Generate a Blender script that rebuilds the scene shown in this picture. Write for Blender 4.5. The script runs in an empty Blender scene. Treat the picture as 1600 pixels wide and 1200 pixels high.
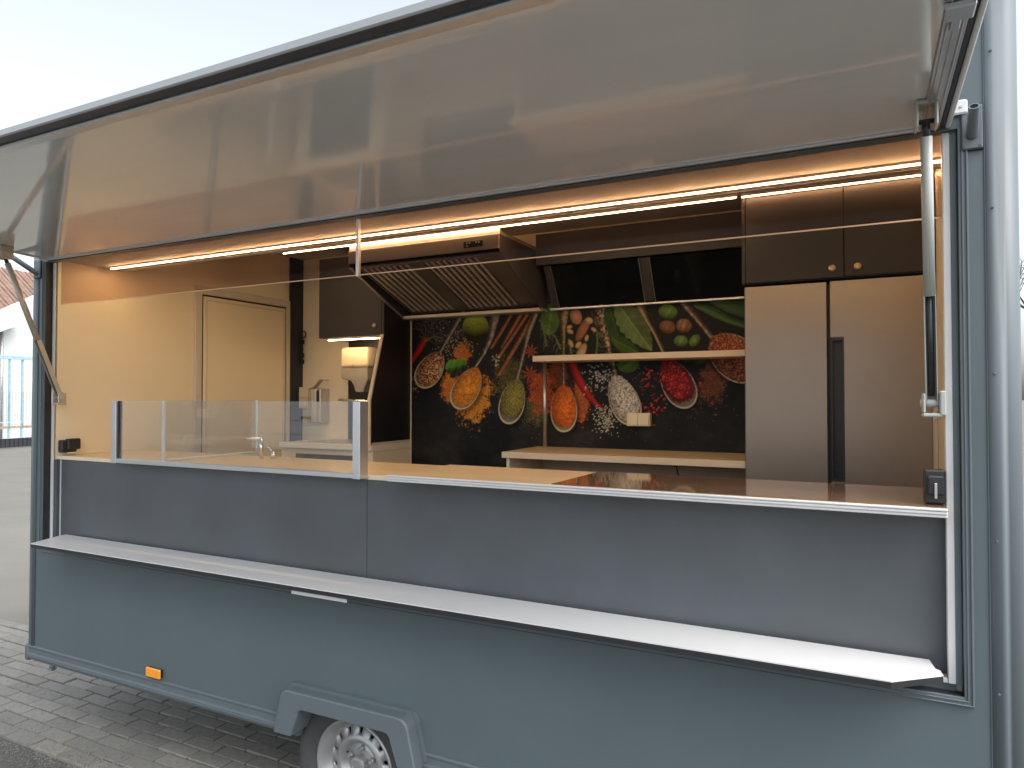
import bpy, bmesh, math, random
import numpy as np
from mathutils import Vector, Matrix

random.seed(7)
S = bpy.context.scene
COL = S.collection
R = math.radians
EYE = 1.72

# ------------------------------------------------------------------ camera
cam_d = bpy.data.cameras.new('camera')
cam = bpy.data.objects.new('camera', cam_d)
COL.objects.link(cam)
YAW = math.atan(537 / 1080.0)
PITCH = math.atan(21 / 1080.0)
cam_d.sensor_width = 36.0
cam_d.lens = 36.0 * 1080 / 1600
cam_d.clip_end = 2000
cam_d.clip_start = 0.02
cam.location = (0, -2.1, EYE)
cam.rotation_euler = (R(90) + PITCH, 0, YAW)
S.camera = cam

# ------------------------------------------------------------------ sky, sun, exposure
W = bpy.data.worlds.new('World')
S.world = W
W.use_nodes = True
wn = W.node_tree
bg = wn.nodes['Background']
sky = wn.nodes.new('ShaderNodeTexSky')
sky.sky_type = 'NISHITA'
sky.sun_disc = False
SUN_EL, SUN_AZ = 55, 110          # degrees; high, to the right of the camera
sky.sun_elevation = R(SUN_EL)
sky.sun_rotation = R(SUN_AZ)
sky.air_density = 1.0
sky.dust_density = 4.0
sky.ozone_density = 1.0
hs = wn.nodes.new('ShaderNodeHueSaturation')
hs.inputs['Saturation'].default_value = 0.32
hs.inputs['Hue'].default_value = 0.482
wn.links.new(sky.outputs[0], hs.inputs['Color'])
wn.links.new(hs.outputs[0], bg.inputs['Color'])
bg.inputs['Strength'].default_value = 0.12
sl = bpy.data.lights.new('sun', 'SUN')
sl.energy = 0.6
sl.angle = R(60)
sl.color = (1.0, 0.97, 0.93)
so = bpy.data.objects.new('sun', sl)
COL.objects.link(so)
sd = Vector((math.sin(R(SUN_AZ)) * math.cos(R(SUN_EL)), math.cos(R(SUN_AZ)) * math.cos(R(SUN_EL)), math.sin(R(SUN_EL))))
so.rotation_euler = sd.to_track_quat('Z', 'Y').to_euler()
S.view_settings.view_transform = 'Standard'
S.view_settings.look = 'None'
S.view_settings.exposure = 1.6
S.view_settings.gamma = 1.0
S.view_settings.use_curve_mapping = False
S.cycles.use_denoising = True
S.cycles.max_bounces = 10
S.cycles.transparent_max_bounces = 12
S.cycles.sample_clamp_indirect = 6.0
LED = 24.0                        # emission of the lit strips

# ------------------------------------------------------------------ materials
MATS = {}


def mat(name, col, rough=0.5, metal=0.0, var=0.06, vs=6.0, bump=0.0, bs=60.0, spec=0.5, coat=0.0,
        stretch=(1, 1, 1), rvar=0.08, col2=None, detail=5.0, bdist=0.002, coatr=0.05):
    if name in MATS:
        return MATS[name]
    m = bpy.data.materials.new(name)
    m.use_nodes = True
    t = m.node_tree
    n = t.nodes
    p = n['Principled BSDF']
    tc = n.new('ShaderNodeTexCoord')
    mp = n.new('ShaderNodeMapping')
    mp.inputs['Scale'].default_value = stretch
    t.links.new(tc.outputs['Object'], mp.inputs[0])
    nz = n.new('ShaderNodeTexNoise')
    nz.inputs['Scale'].default_value = vs
    nz.inputs['Detail'].default_value = detail
    nz.inputs['Roughness'].default_value = 0.62
    t.links.new(mp.outputs[0], nz.inputs['Vector'])
    mr = n.new('ShaderNodeMapRange')
    mr.inputs[1].default_value = 0.3
    mr.inputs[2].default_value = 0.7
    t.links.new(nz.outputs[0], mr.inputs[0])
    mx = n.new('ShaderNodeMix')
    mx.data_type = 'RGBA'
    a = [max(0, c * (1 - var)) for c in col]
    b = list(col2) if col2 else [min(1, c * (1 + var)) for c in col]
    mx.inputs[6].default_value = (*a, 1)
    mx.inputs[7].default_value = (*b, 1)
    t.links.new(mr.outputs[0], mx.inputs[0])
    t.links.new(mx.outputs[2], p.inputs['Base Color'])
    rr = n.new('ShaderNodeMapRange')
    rr.inputs[3].default_value = max(0.01, rough - rvar * 0.5)
    rr.inputs[4].default_value = min(1, rough + rvar * 0.5)
    t.links.new(nz.outputs[0], rr.inputs[0])
    t.links.new(rr.outputs[0], p.inputs['Roughness'])
    p.inputs['Metallic'].default_value = metal
    p.inputs['Specular IOR Level'].default_value = spec
    p.inputs['Coat Weight'].default_value = coat
    p.inputs['Coat Roughness'].default_value = coatr
    if bump > 0:
        n2 = n.new('ShaderNodeTexNoise')
        n2.inputs['Scale'].default_value = bs
        n2.inputs['Detail'].default_value = 4
        t.links.new(mp.outputs[0], n2.inputs['Vector'])
        bp = n.new('ShaderNodeBump')
        bp.inputs['Strength'].default_value = bump
        bp.inputs['Distance'].default_value = bdist
        t.links.new(n2.outputs[0], bp.inputs['Height'])
        t.links.new(bp.outputs[0], p.inputs['Normal'])
        if coat:
            t.links.new(bp.outputs[0], p.inputs['Coat Normal'])
    MATS[name] = m
    return m


def emit(name, col, strength):
    m = bpy.data.materials.new(name)
    m.use_nodes = True
    n = m.node_tree.nodes
    n.remove(n['Principled BSDF'])
    e = n.new('ShaderNodeEmission')
    e.inputs[0].default_value = (*col, 1)
    e.inputs[1].default_value = strength
    m.node_tree.links.new(e.outputs[0], n['Material Output'].inputs[0])
    MATS[name] = m
    return m


def glass(name, tint, ior=1.5, rough=0.0, mirror=1.0):
    """thin pane: clear or tinted straight-through light plus a Fresnel reflection"""
    m = bpy.data.materials.new(name)
    m.use_nodes = True
    t = m.node_tree
    n = t.nodes
    n.remove(n['Principled BSDF'])
    tr = n.new('ShaderNodeBsdfTransparent')
    tr.inputs[0].default_value = (*tint, 1)
    gl = n.new('ShaderNodeBsdfGlossy')
    gl.inputs['Roughness'].default_value = rough
    gl.inputs[0].default_value = (0.97, 0.98, 1, 1)
    fr = n.new('ShaderNodeLayerWeight')       # facing term, the same from both sides
    fr.inputs['Blend'].default_value = 0.5
    pw = n.new('ShaderNodeMath')
    pw.operation = 'POWER'
    pw.inputs[1].default_value = 5.0
    t.links.new(fr.outputs['Facing'], pw.inputs[0])
    mu = n.new('ShaderNodeMath')
    mu.operation = 'MULTIPLY_ADD'
    mu.inputs[1].default_value = 0.96 * mirror
    mu.inputs[2].default_value = 0.04 * mirror
    mu.use_clamp = True
    t.links.new(pw.outputs[0], mu.inputs[0])
    ms = n.new('ShaderNodeMixShader')
    t.links.new(mu.outputs[0], ms.inputs[0])
    t.links.new(tr.outputs[0], ms.inputs[1])
    t.links.new(gl.outputs[0], ms.inputs[2])
    t.links.new(ms.outputs[0], n['Material Output'].inputs[0])
    MATS[name] = m
    return m


PAINT = mat('grey_paint', (0.094, 0.125, 0.137), 0.34, var=0.05, vs=2.2, bump=0.05, bs=9, spec=0.5)
PROFILE = mat('grey_profile', (0.108, 0.134, 0.150), 0.44, var=0.05, vs=5, bump=0.04, bs=12, stretch=(1, 1, 0.2))
SLATE = mat('slate_panel', (0.078, 0.088, 0.099), 0.40, var=0.13, vs=2.6, bump=0.03, bs=90)
DARKSEAL = mat('black_rubber', (0.018, 0.020, 0.024), 0.55, var=0.2, vs=20)
ALU = mat('anodised_aluminium', (0.62, 0.64, 0.66), 0.32, metal=0.85, var=0.06, vs=8, stretch=(0.2, 1, 1))
WHITE = mat('white_profile', (0.64, 0.645, 0.65), 0.35, var=0.05, vs=7)
FLAPIN = mat('glossy_flap_lining', (0.66, 0.672, 0.665), 0.07, coat=0.8, coatr=0.055, var=0.05, vs=1.6, bump=0.13, bs=6, stretch=(0.30, 1.8, 1), spec=0.95, rvar=0.03, bdist=0.004)
CREAM = mat('cream_wall', (0.80, 0.69, 0.50), 0.42, var=0.03, vs=1.6, bump=0.04, bs=40)
CREAMD = mat('cream_casing', (0.62, 0.54, 0.44), 0.40, var=0.05, vs=4)
WALLWHITE = mat('white_wall_panel', (0.80, 0.71, 0.56), 0.35, var=0.04, vs=2.0)
CEIL = mat('pale_ceiling', (0.50, 0.50, 0.51), 0.5, var=0.05, vs=2)
DARKFRONT = mat('anthracite_laminate', (0.054, 0.050, 0.055), 0.58, var=0.10, vs=3, bump=0.03, bs=120, spec=0.3)
BLACKPANEL = mat('black_laminate', (0.014, 0.015, 0.018), 0.40, var=0.15, vs=3)
BLACKGLASS = mat('black_glass', (0.006, 0.008, 0.012), 0.06, var=0.2, vs=3, spec=0.6)
WOOD = mat('beech_worktop', (0.66, 0.50, 0.32), 0.34, var=0.10, vs=7, stretch=(0.12, 1, 1), bump=0.03, bs=40)
WOODEDGE = mat('pale_wood_edge', (0.74, 0.62, 0.47), 0.45, var=0.07, vs=14, stretch=(0.15, 1, 1))
WOODGLOSS = mat('glossy_brown_board', (0.20, 0.125, 0.075), 0.05, var=0.22, vs=6, stretch=(0.1, 1, 1), coat=0.6, rvar=0.02)
STEEL = mat('brushed_steel', (0.56, 0.54, 0.52), 0.36, metal=0.92, var=0.06, vs=3, stretch=(1, 1, 0.4), rvar=0.10, bump=0.02, bs=200)
HOODSTEEL = mat('hood_steel', (0.52, 0.48, 0.45), 0.38, metal=0.6, var=0.10, vs=6, stretch=(0.3, 1, 1))
FRIDGE = mat('fridge_steel', (0.30, 0.255, 0.222), 0.38, metal=0.72, var=0.07, vs=1.8, bump=0.05, bs=3.0, rvar=0.10, bdist=0.01)
CHROME = mat('chrome', (0.75, 0.75, 0.76), 0.10, metal=1.0, var=0.03)
BRASS = mat('brass_knob', (0.60, 0.45, 0.27), 0.32, metal=0.8, var=0.08, vs=30)
BLACKPLASTIC = mat('black_plastic', (0.020, 0.021, 0.024), 0.42, var=0.15, vs=40)
STRUTGREY = mat('strut_paint', (0.39, 0.41, 0.385), 0.42, var=0.05, vs=10)
STRUTTAN = mat('strut_zinc', (0.50, 0.46, 0.39), 0.38, metal=0.4, var=0.10, vs=16)
CREAMPLASTIC = mat('cream_plastic', (0.78, 0.68, 0.50), 0.38, var=0.04, vs=10)
SHELFWHITE = mat('white_shelf_laminate', (0.66, 0.67, 0.675), 0.24, var=0.03, vs=2.0, spec=0.6)
AMBER = mat('amber_lens', (0.92, 0.34, 0.02), 0.25, var=0.08, vs=60, coat=0.5)
TYRE = mat('tyre_rubber', (0.055, 0.057, 0.058), 0.7, var=0.18, vs=22, bump=0.12, bs=90)
RIMSILVER = mat('silver_steel_wheel', (0.40, 0.41, 0.415), 0.38, metal=0.6, var=0.10, vs=14)
UNDER = mat('underbody', (0.03, 0.031, 0.032), 0.75, var=0.25, vs=8)
FLOORMAT = mat('trailer_floor', (0.16, 0.15, 0.14), 0.6, var=0.15, vs=12)
HOODDARK = mat('hood_steel_shaded', (0.20, 0.175, 0.155), 0.36, metal=0.6, var=0.15, vs=6, stretch=(0.3, 1, 1))  # hood steel darkened in colour for the dim interior the frame reflects
RIMGREY = mat('pale_grey_rim', (0.30, 0.325, 0.345), 0.35, var=0.05, vs=4)
SEALBLUE = mat('grey_rubber', (0.035, 0.042, 0.052), 0.45, var=0.1, vs=6)
HOODMID = mat('hood_steel_dimmed', (0.36, 0.33, 0.31), 0.42, metal=0.6, var=0.10, vs=6, stretch=(0.3, 1, 1))  # darker copy of the hood steel, dims the strip light on the fascia
ZINC = mat('galvanised_steel', (0.45, 0.46, 0.46), 0.45, metal=0.7, var=0.2, vs=12)
PANEGLASS = glass('clear_guard_glass', (0.955, 0.965, 0.965), mirror=2.2)
TINTGLASS = glass('tinted_acrylic', (0.83, 0.735, 0.69), mirror=0.08)
EDGEGLOW = mat('acrylic_edge_glow', (0.85, 0.52, 0.30), 0.4, var=0.05)  # peach colour stands in for LED light glowing through the edge
LEDMAT = emit('warm_led', (1.0, 0.65, 0.32), LED)
CONCRETE = mat('yard_concrete', (0.15, 0.145, 0.128), 0.85, var=0.16, vs=0.55, bump=0.25, bs=35, detail=9)
ASPHALT = mat('gritty_asphalt', (0.070, 0.070, 0.066), 0.88, var=0.45, vs=70, bump=0.8, bs=180, detail=7, bdist=0.004, col2=(0.135, 0.133, 0.122))
JOINT = mat('joint_sand', (0.055, 0.054, 0.048), 0.95, var=0.4, vs=90, bump=0.5, bs=200)
PAVER = [mat('concrete_paver_%s' % 'abcde'[i], c, 0.86, var=0.20, vs=38, bump=0.55, bs=150, detail=8, bdist=0.003)
         for i, c in enumerate([(0.210, 0.205, 0.184), (0.226, 0.219, 0.196), (0.196, 0.192, 0.175), (0.216, 0.208, 0.186), (0.186, 0.183, 0.167)])]
HOUSEWHITE = mat('white_render', (0.62, 0.64, 0.64), 0.8, var=0.04, vs=0.8, bump=0.1, bs=10)
TILE = mat('clay_roof_tile', (0.235, 0.150, 0.115), 0.8, var=0.25, vs=3.5, bump=0.2, bs=20)
FENCEBLUE = mat('pale_blue_steel', (0.30, 0.47, 0.55), 0.5, var=0.14, vs=6)
RUST = mat('rusty_steel', (0.33, 0.27, 0.22), 0.75, var=0.3, vs=9)
DARKGRATE = mat('dark_grate', (0.025, 0.03, 0.036), 0.6, var=0.2, vs=9)
BARK = mat('tree_bark', (0.10, 0.085, 0.065), 0.9, var=0.3, vs=10, bump=0.4, bs=30)

# ------------------------------------------------------------------ mesh helpers
ROOT = {}


def box(bm, x0, x1, y0, y1, z0, z1, bev=0.0, seg=1):
    g = bmesh.ops.create_cube(bm, size=1.0)
    vs = g['verts']
    for v in vs:
        v.co = Vector(((x0 + x1) / 2 + v.co.x * (x1 - x0), (y0 + y1) / 2 + v.co.y * (y1 - y0), (z0 + z1) / 2 + v.co.z * (z1 - z0)))
    if bev > 0:
        es = list({e for v in vs for e in v.link_edges})
        bmesh.ops.bevel(bm, geom=es, offset=bev, segments=seg, affect='EDGES', profile=0.5)
    return vs


def prism(bm, poly, axis, a, b):
    """polygon extruded along an axis; poly coords are the other two axes in order"""
    def P(p, h):
        if axis == 'x':
            return Vector((h, p[0], p[1]))
        if axis == 'y':
            return Vector((p[0], h, p[1]))
        return Vector((p[0], p[1], h))
    A = [bm.verts.new(P(p, a)) for p in poly]
    B = [bm.verts.new(P(p, b)) for p in poly]
    n = len(poly)
    fs = [bm.faces.new(A), bm.faces.new(B[::-1])]
    for i in range(n):
        fs.append(bm.faces.new((A[i], B[i], B[(i + 1) % n], A[(i + 1) % n])))
    bmesh.ops.recalc_face_normals(bm, faces=fs)
    return A + B


def tube(bm, p0, p1, r0, r1=None, n=12, cap=True):
    r1 = r0 if r1 is None else r1
    p0, p1 = Vector(p0), Vector(p1)
    d = (p1 - p0).normalized()
    u = d.orthogonal().normalized()
    w = d.cross(u)
    A, B = [], []
    for i in range(n):
        a = 2 * math.pi * i / n
        o = u * math.cos(a) + w * math.sin(a)
        A.append(bm.verts.new(p0 + o * r0))
        B.append(bm.verts.new(p1 + o * r1))
    fs = []
    for i in range(n):
        f = bm.faces.new((A[i], A[(i + 1) % n], B[(i + 1) % n], B[i]))
        f.smooth = True
        fs.append(f)
    if cap:
        fs += [bm.faces.new(A[::-1]), bm.faces.new(B)]
    bmesh.ops.recalc_face_normals(bm, faces=fs)


def pathtube(bm, pts, r, n=8):
    for i in range(len(pts) - 1):
        ra = r[i] if isinstance(r, (list, tuple)) else r
        rb = r[i + 1] if isinstance(r, (list, tuple)) else r
        tube(bm, pts[i], pts[i + 1], ra, rb, n)


def lathe(bm, prof, c, axis='y', n=40):
    """profile [(radius, height)] turned about an axis through c"""
    rings = []
    for r, h in prof:
        ring = []
        for i in range(n):
            a = 2 * math.pi * i / n
            if axis == 'y':
                co = (c[0] + r * math.cos(a), c[1] + h, c[2] + r * math.sin(a))
            elif axis == 'z':
                co = (c[0] + r * math.cos(a), c[1] + r * math.sin(a), c[2] + h)
            else:
                co = (c[0] + h, c[1] + r * math.cos(a), c[2] + r * math.sin(a))
            ring.append(bm.verts.new(co))
        rings.append(ring)
    fs = []
    for A, B in zip(rings[:-1], rings[1:]):
        for i in range(n):
            f = bm.faces.new((A[i], A[(i + 1) % n], B[(i + 1) % n], B[i]))
            f.smooth = True
            fs.append(f)
    if prof[0][0] > 1e-4:
        fs.append(bm.faces.new(rings[0][::-1]))
    if prof[-1][0] > 1e-4:
        fs.append(bm.faces.new(rings[-1]))
    bmesh.ops.recalc_face_normals(bm, faces=fs)


def tag(o, label=None, cat=None, group=None, kind=None):
    if label:
        o['label'] = label
    if cat:
        o['category'] = cat
    if group:
        o['group'] = group
    if kind:
        o['kind'] = kind
    return o


def thing(name, label, cat, loc=(0, 0, 0), group=None):
    o = bpy.data.objects.new(name, None)
    o.empty_display_size = 0.1
    COL.objects.link(o)
    o.location = loc
    ROOT[o] = Vector(loc)
    return tag(o, label, cat, group)


def part(name, bm, m, parent=None, smooth=False, label=None, kind=None, loc=None):
    me = bpy.data.meshes.new(name)
    off = ROOT[parent] if parent else Vector(loc or (0, 0, 0))
    if off.length > 0:
        bmesh.ops.translate(bm, verts=bm.verts, vec=-off)
    if smooth:
        for f in bm.faces:
            f.smooth = True
    bm.to_mesh(me)
    bm.free()
    me.materials.append(m)
    o = bpy.data.objects.new(name, me)
    COL.objects.link(o)
    if parent:
        o.parent = parent
    else:
        o.location = off
    ROOT[o] = off
    return tag(o, label, kind=kind)


def bpart(name, m, parent, *b, bev=0.0, **k):
    bm = bmesh.new()
    box(bm, *b, bev=bev)
    return part(name, bm, m, parent, **k)


def screws(parent, pts, r=0.004, m=None, axis=(0, -1, 0), name='screw'):
    for p in pts:
        bm = bmesh.new()
        a = Vector(p)
        d = Vector(axis)
        tube(bm, a, a + d * 0.0025, r, r * 0.7, 8)
        part(name, bm, m or ZINC, parent)


# ================================================================== ground
def big_sheet(name, x0, x1, y0, y1, z, m):
    bm = bmesh.new()
    f = [bm.verts.new(p) for p in ((x0, y0, z), (x1, y0, z), (x1, y1, z), (x0, y1, z))]
    bm.faces.new(f)
    return part(name, bm, m)


yard = tag(big_sheet('yard', -500, 500, -500, 500, -0.012, CONCRETE), kind='structure')
apron = tag(big_sheet('asphalt_apron', -14, 7, -9, 0.0, -0.004, ASPHALT), kind='structure')
pavement = tag(big_sheet('paved_strip', -9, 4, -0.02, 0.93, 0.0, JOINT), kind='structure')
ROOT[pavement] = Vector((0, 0, 0))
# concrete pavers in running bond along the trailer
PL, PW, GAP = 0.2145, 0.0875, 0.008
paver_mesh = []
for i in range(5):
    for k in range(3):
        bm = bmesh.new()
        rr = random.Random(i * 7 + k)
        vs = box(bm, -(PL - GAP) / 2, (PL - GAP) / 2, -(PW - GAP) / 2, (PW - GAP) / 2, -0.03, 0.0, bev=0.004)
        for v in bm.verts:
            v.co.x += rr.uniform(-.0018, .0018)
            v.co.y += rr.uniform(-.0018, .0018)
            v.co.z += rr.uniform(-.0012, .0006)
        me = bpy.data.meshes.new('paver')
        bm.to_mesh(me)
        bm.free()
        me.materials.append(PAVER[i])
        paver_mesh.append(me)
cy, sy = math.cos(YAW), math.sin(YAW)


def photo_px(X, Y, Z):
    Y = Y + 2.1
    r, f = X * cy + Y * sy, -X * sy + Y * cy
    return 800 + 1080 * r / f, 621 - 1080 * (Z - EYE) / f, f


cand = []
row = 0
y = -0.045
while y < 0.93:
    x = -8.9 + (0.5 * PL if row % 2 else 0) + (row * 0.013) % 0.05
    while x < 3.9:
        px, py, f = photo_px(x, y, 0)
        seen = px > -25 and px < 1620 and py < 1225 and f > 0.3
        if seen and px > 40:
            bx, by, _ = photo_px(max(-3.845, x - 0.001), 0.0, 0.37)
            body_low = 1025 + 0.269 * (px - 40)
            seen = py > body_low - 22
        cand.append((x, y, (PL * PW / f ** 3) if seen else 0))
        x += PL
    y += PW
    row += 1
cand.sort(key=lambda c: -c[2])
rest = bmesh.new()
prs = random.Random(3)
for i, (x, y, a) in enumerate(cand):
    me = prs.choice(paver_mesh)
    z = 0.012 + prs.uniform(-0.003, 0.003)
    if i < 300 and a > 0:
        o = bpy.data.objects.new('paver', me)
        COL.objects.link(o)
        o.parent = pavement
        o.location = (x, y, z)
        o.rotation_euler = (prs.uniform(-.012, .012), prs.uniform(-.008, .008), prs.uniform(-.012, .012))
    else:
        box(rest, x - (PL - GAP) / 2, x + (PL - GAP) / 2, y - (PW - GAP) / 2, y + (PW - GAP) / 2, -0.01, z)
part('far_pavers', rest, PAVER[0], pavement, kind='stuff')
# loose grit lying on the apron and in the joints
gr = random.Random(11)
GV, GF = [], []
TET = [Vector((1, 1, .8)), Vector((-1, -.9, .9)), Vector((-1, 1, -.8)), Vector((.9, -1, -.9))]
for i in range(9000):
    gx, gy = gr.uniform(-5.6, -1.4), (gr.uniform(-0.75, 0.35) if i % 2 else gr.gauss(-0.085, 0.05))
    s_ = gr.uniform(0.0008, 0.0030)
    gz = 0.013 if gy > -0.09 else -0.004
    rm = Matrix.Rotation(gr.uniform(0, 6), 3, 'Z') @ Matrix.Rotation(gr.uniform(0, 6), 3, 'X')
    k = len(GV)
    GV += [tuple(rm @ v * s_ + Vector((gx, gy, gz + s_ * .4))) for v in TET]
    GF += [(k, k + 1, k + 2), (k, k + 2, k + 3), (k, k + 3, k + 1), (k + 1, k + 3, k + 2)]
gm = bpy.data.meshes.new('grit')
gm.from_pydata(GV, [], GF)
gm.materials.append(PAVER[1])
go = bpy.data.objects.new('grit', gm)
COL.objects.link(go)
tag(go, 'loose pale grit scattered on the dark asphalt beside the pavers', 'grit', kind='stuff')

# ================================================================== the trailer
TR = thing('food_trailer', 'grey food trailer with its long serving flap raised on two struts', 'trailer', (-1.73, 0.9, 0))
XL, XR = -3.845, 0.375             # outer ends of the body
ZB, ZT = 0.45, 2.80                # top of the bottom rail, roof
YB = 1.80                          # inner face of the back wall
OX0, OX1, OZ0, OZ1 = -3.71, 0.241, 0.958, 2.415
# side wall with the hatch cut out
bm = bmesh.new()
box(bm, XL + .04, -1.985, 0, .038, ZB, OZ0)
box(bm, -1.985, -1.465, 0, .038, .535, OZ0)
box(bm, -1.465, XR - .04, 0, .038, ZB, OZ0)
box(bm, XL + .04, OX0, 0, .038, OZ0, OZ1)
box(bm, OX1, XR - .04, 0, .038, OZ0, OZ1)
box(bm, XL + .04, XR - .04, 0, .038, OZ1, ZT - .03)
wall = part('side_wall', bm, PAINT, TR)
# seams and corner profiles
def corner(name, x, sgn):
    bm = bmesh.new()
    r = 0.042
    pts = [(x - sgn * 0.075, -0.0045)]
    pts.append((x - sgn * 0.058, -0.0065))
    pts.append((x - sgn * r, -0.0045))
    for i in range(9):
        a = i / 8 * math.pi / 2
        pts.append((x - sgn * r + sgn * r * math.sin(a), -0.0045 + r - r * math.cos(a)))
    pts.append((x, 0.09))
    pts.append((x - sgn * 0.006, 0.09))
    pts.append((x - sgn * 0.006, 0.0385))
    pts.append((x - sgn * 0.040, 0.0015))
    pts.append((x - sgn * 0.075, 0.0015))
    prism(bm, pts, 'z', ZB - 0.01, ZT)
    o = part(name, bm, PROFILE, TR)
    for f in o.data.polygons:
        f.use_smooth = abs(f.normal.z) < .5
    return o


cr = corner('corner_profile', XR, 1)
cl = corner('corner_profile', XL, -1)
screws(cr, [(XR - .062, -.0065, z) for z in (1.36, 0.98, 0.62, 1.78, 2.2, 2.6)], 0.0038, PROFILE, name='rivet')
screws(cl, [(XL + .062, -.0065, z) for z in (0.7, 1.3)], 0.0038, PROFILE, name='rivet')
# cover strips beside the hatch (vertical seams in the photo)
for x0, x1 in ((0.296, 0.3005), (0.3300, 0.3345)):
    bpart('seam_strip', PROFILE, TR, x0, x1, -.0035, -.0005, ZB, ZT - .05, bev=.0015)
bpart('seam_strip', PROFILE, TR, -3.790, -3.785, -.0035, -.0005, ZB, ZT - .05, bev=.0015)

# stepped moulding round the hatch
def ring(name, m, x0, x1, z0, z1, w, y0, y1, top=False, parent=TR, bev=.001):
    bm = bmesh.new()
    box(bm, x0, x0 + w, y0, y1, z0 + w, z1, bev=bev)
    box(bm, x1 - w, x1, y0, y1, z0 + w, z1, bev=bev)
    box(bm, x0, x1, y0, y1, z0, z0 + w - .0004, bev=bev)
    if top:
        box(bm, x0, x1, y0, y1, z1, z1 + w, bev=bev)
    return part(name, bm, m, parent)


mo = ring('hatch_moulding', PROFILE, OX0 - .022, OX1 + .022, OZ0 - .022, OZ1, .0225, -.006, .001)
ring('moulding_bead', PROFILE, OX0 - .020, OX1 + .020, OZ0 - .020, OZ1, .004, -.010, -.0055, parent=mo)
ring('moulding_bead', PROFILE, OX0 - .010, OX1 + .010, OZ0 - .010, OZ1, .004, -.0095, -.0055, parent=mo)
ring('rubber_seal', DARKSEAL, OX0 - .0015, OX1 + .0015, OZ0 - .0015, OZ1, .003, -.002, .031)
# recessed rebate (dark) and pale inner frame
bm = bmesh.new()
box(bm, OX0, OX0 + .004, .032, .045, OZ0, OZ1)
box(bm, 0.2262, OX1 - .002, .014, .045, OZ0 + .02, OZ1)
box(bm, OX0 + .004, .2262, .032, .045, OZ0, OZ0 + .022)
part('rebate', bm, PROFILE, TR)
bm = bmesh.new()
box(bm, -3.7055, -3.690, .030, .038, OZ0 + .022, OZ1 - .001, bev=.001)
box(bm, .208, .2262, .016, .044, OZ0 + .022, OZ1 - .001, bev=.002)
box(bm, -3.690, .208, .020, .044, OZ0 + .022, OZ0 + .034, bev=.001)
part('inner_frame', bm, WHITE, TR)

# bottom rail: rounded sill with two beads
bm = bmesh.new()
prof = [(.03, .452), (-.004, .452), (-.009, .448), (-.009, .442), (-.005, .438), (-.005, .415), (-.010, .412), (-.012, .407), (-.010, .402)]
for i in range(7):
    a = i / 6 * math.pi / 2
    prof.append((.022 - .034 * math.cos(a), .400 - .030 * math.sin(a)))
prof += [(.06, .370), (.06, .45)]
prism(bm, prof, 'x', XL + .03, -2.000)
part('bottom_rail', bm, PROFILE, TR)
bm = bmesh.new()
prism(bm, prof, 'x', -1.450, XR - .02)
part('bottom_rail', bm, PROFILE, TR)
for x, s in ((XL, 1), (XR, -1)):
    bm = bmesh.new()
    box(bm, min(x + s * .0005, x + s * .034), max(x + s * .0005, x + s * .034), -.0110, .07, .368, .456, bev=.014, seg=3)
    part('rail_end_cap', bm, PROFILE, TR, smooth=True)
# shell: ends, back, roof, floor, chassis
bpart('end_wall', PAINT, TR, XL, XL + .04, .0935, 2.06, .42, ZT - .02)
bpart('end_wall', PAINT, TR, XR - .04, XR, .0935, 2.06, .42, ZT - .02)
bpart('back_wall', PAINT, TR, XL + .041, XR - .041, 2.02, 2.06, .42, ZT - .02)
bpart('roof', PAINT, TR, XL - .01, XR + .01, -.012, 2.08, ZT + .001, ZT + .05, bev=.01)
bm = bmesh.new()
box(bm, XL + .042, -2.05, .07, 2.01, .40, .50)
box(bm, -1.40, XR - .042, .07, 2.01, .40, .50)
box(bm, -2.05, -1.40, .32, 1.70, .40, .50)
part('floor', bm, FLOORMAT, TR)
bm = bmesh.new()
for yy in (.35, 1.6):
    box(bm, XL + .05, XR + .4, yy, yy + .06, .29, .395)
box(bm, -1.79, -1.71, .25, 1.85, .25, .33)
part('chassis', bm, UNDER, TR)
bpart('underfloor', UNDER, TR, XL + .05, -2.06, .075, 2.005, .388, .398)
bpart('underfloor', UNDER, TR, -1.39, XR - .05, .075, 2.005, .388, .398)
# interior lining
bpart('inner_end_wall', CREAM, TR, -3.72, -3.69, .046, YB, .50, 2.745)
bpart('inner_end_wall', CREAM, TR, .305, .332, .06, YB, .50, 2.745)
bpart('inner_back_wall', WALLWHITE, TR, -3.689, .304, YB, YB + .03, .50, 2.745)
bpart('ceiling', CEIL, TR, -3.689, .304, .386, YB - .001, 2.74, 2.76)
bpart('hatch_soffit', CEIL, TR, -3.689, .304, .046, .385, 2.428, 2.77)
bpart('soffit_trim', ALU, TR, -3.688, .303, .360, .384, 2.4245, 2.4276, bev=.001)
bpart('jamb_return', CREAM, TR, .2275, .304, .046, .059, .50, 2.427)
bpart('dark_pilaster', BLACKPANEL, TR, -3.6895, -3.672, 1.675, YB - .0005, .50, 2.7395)
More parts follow.
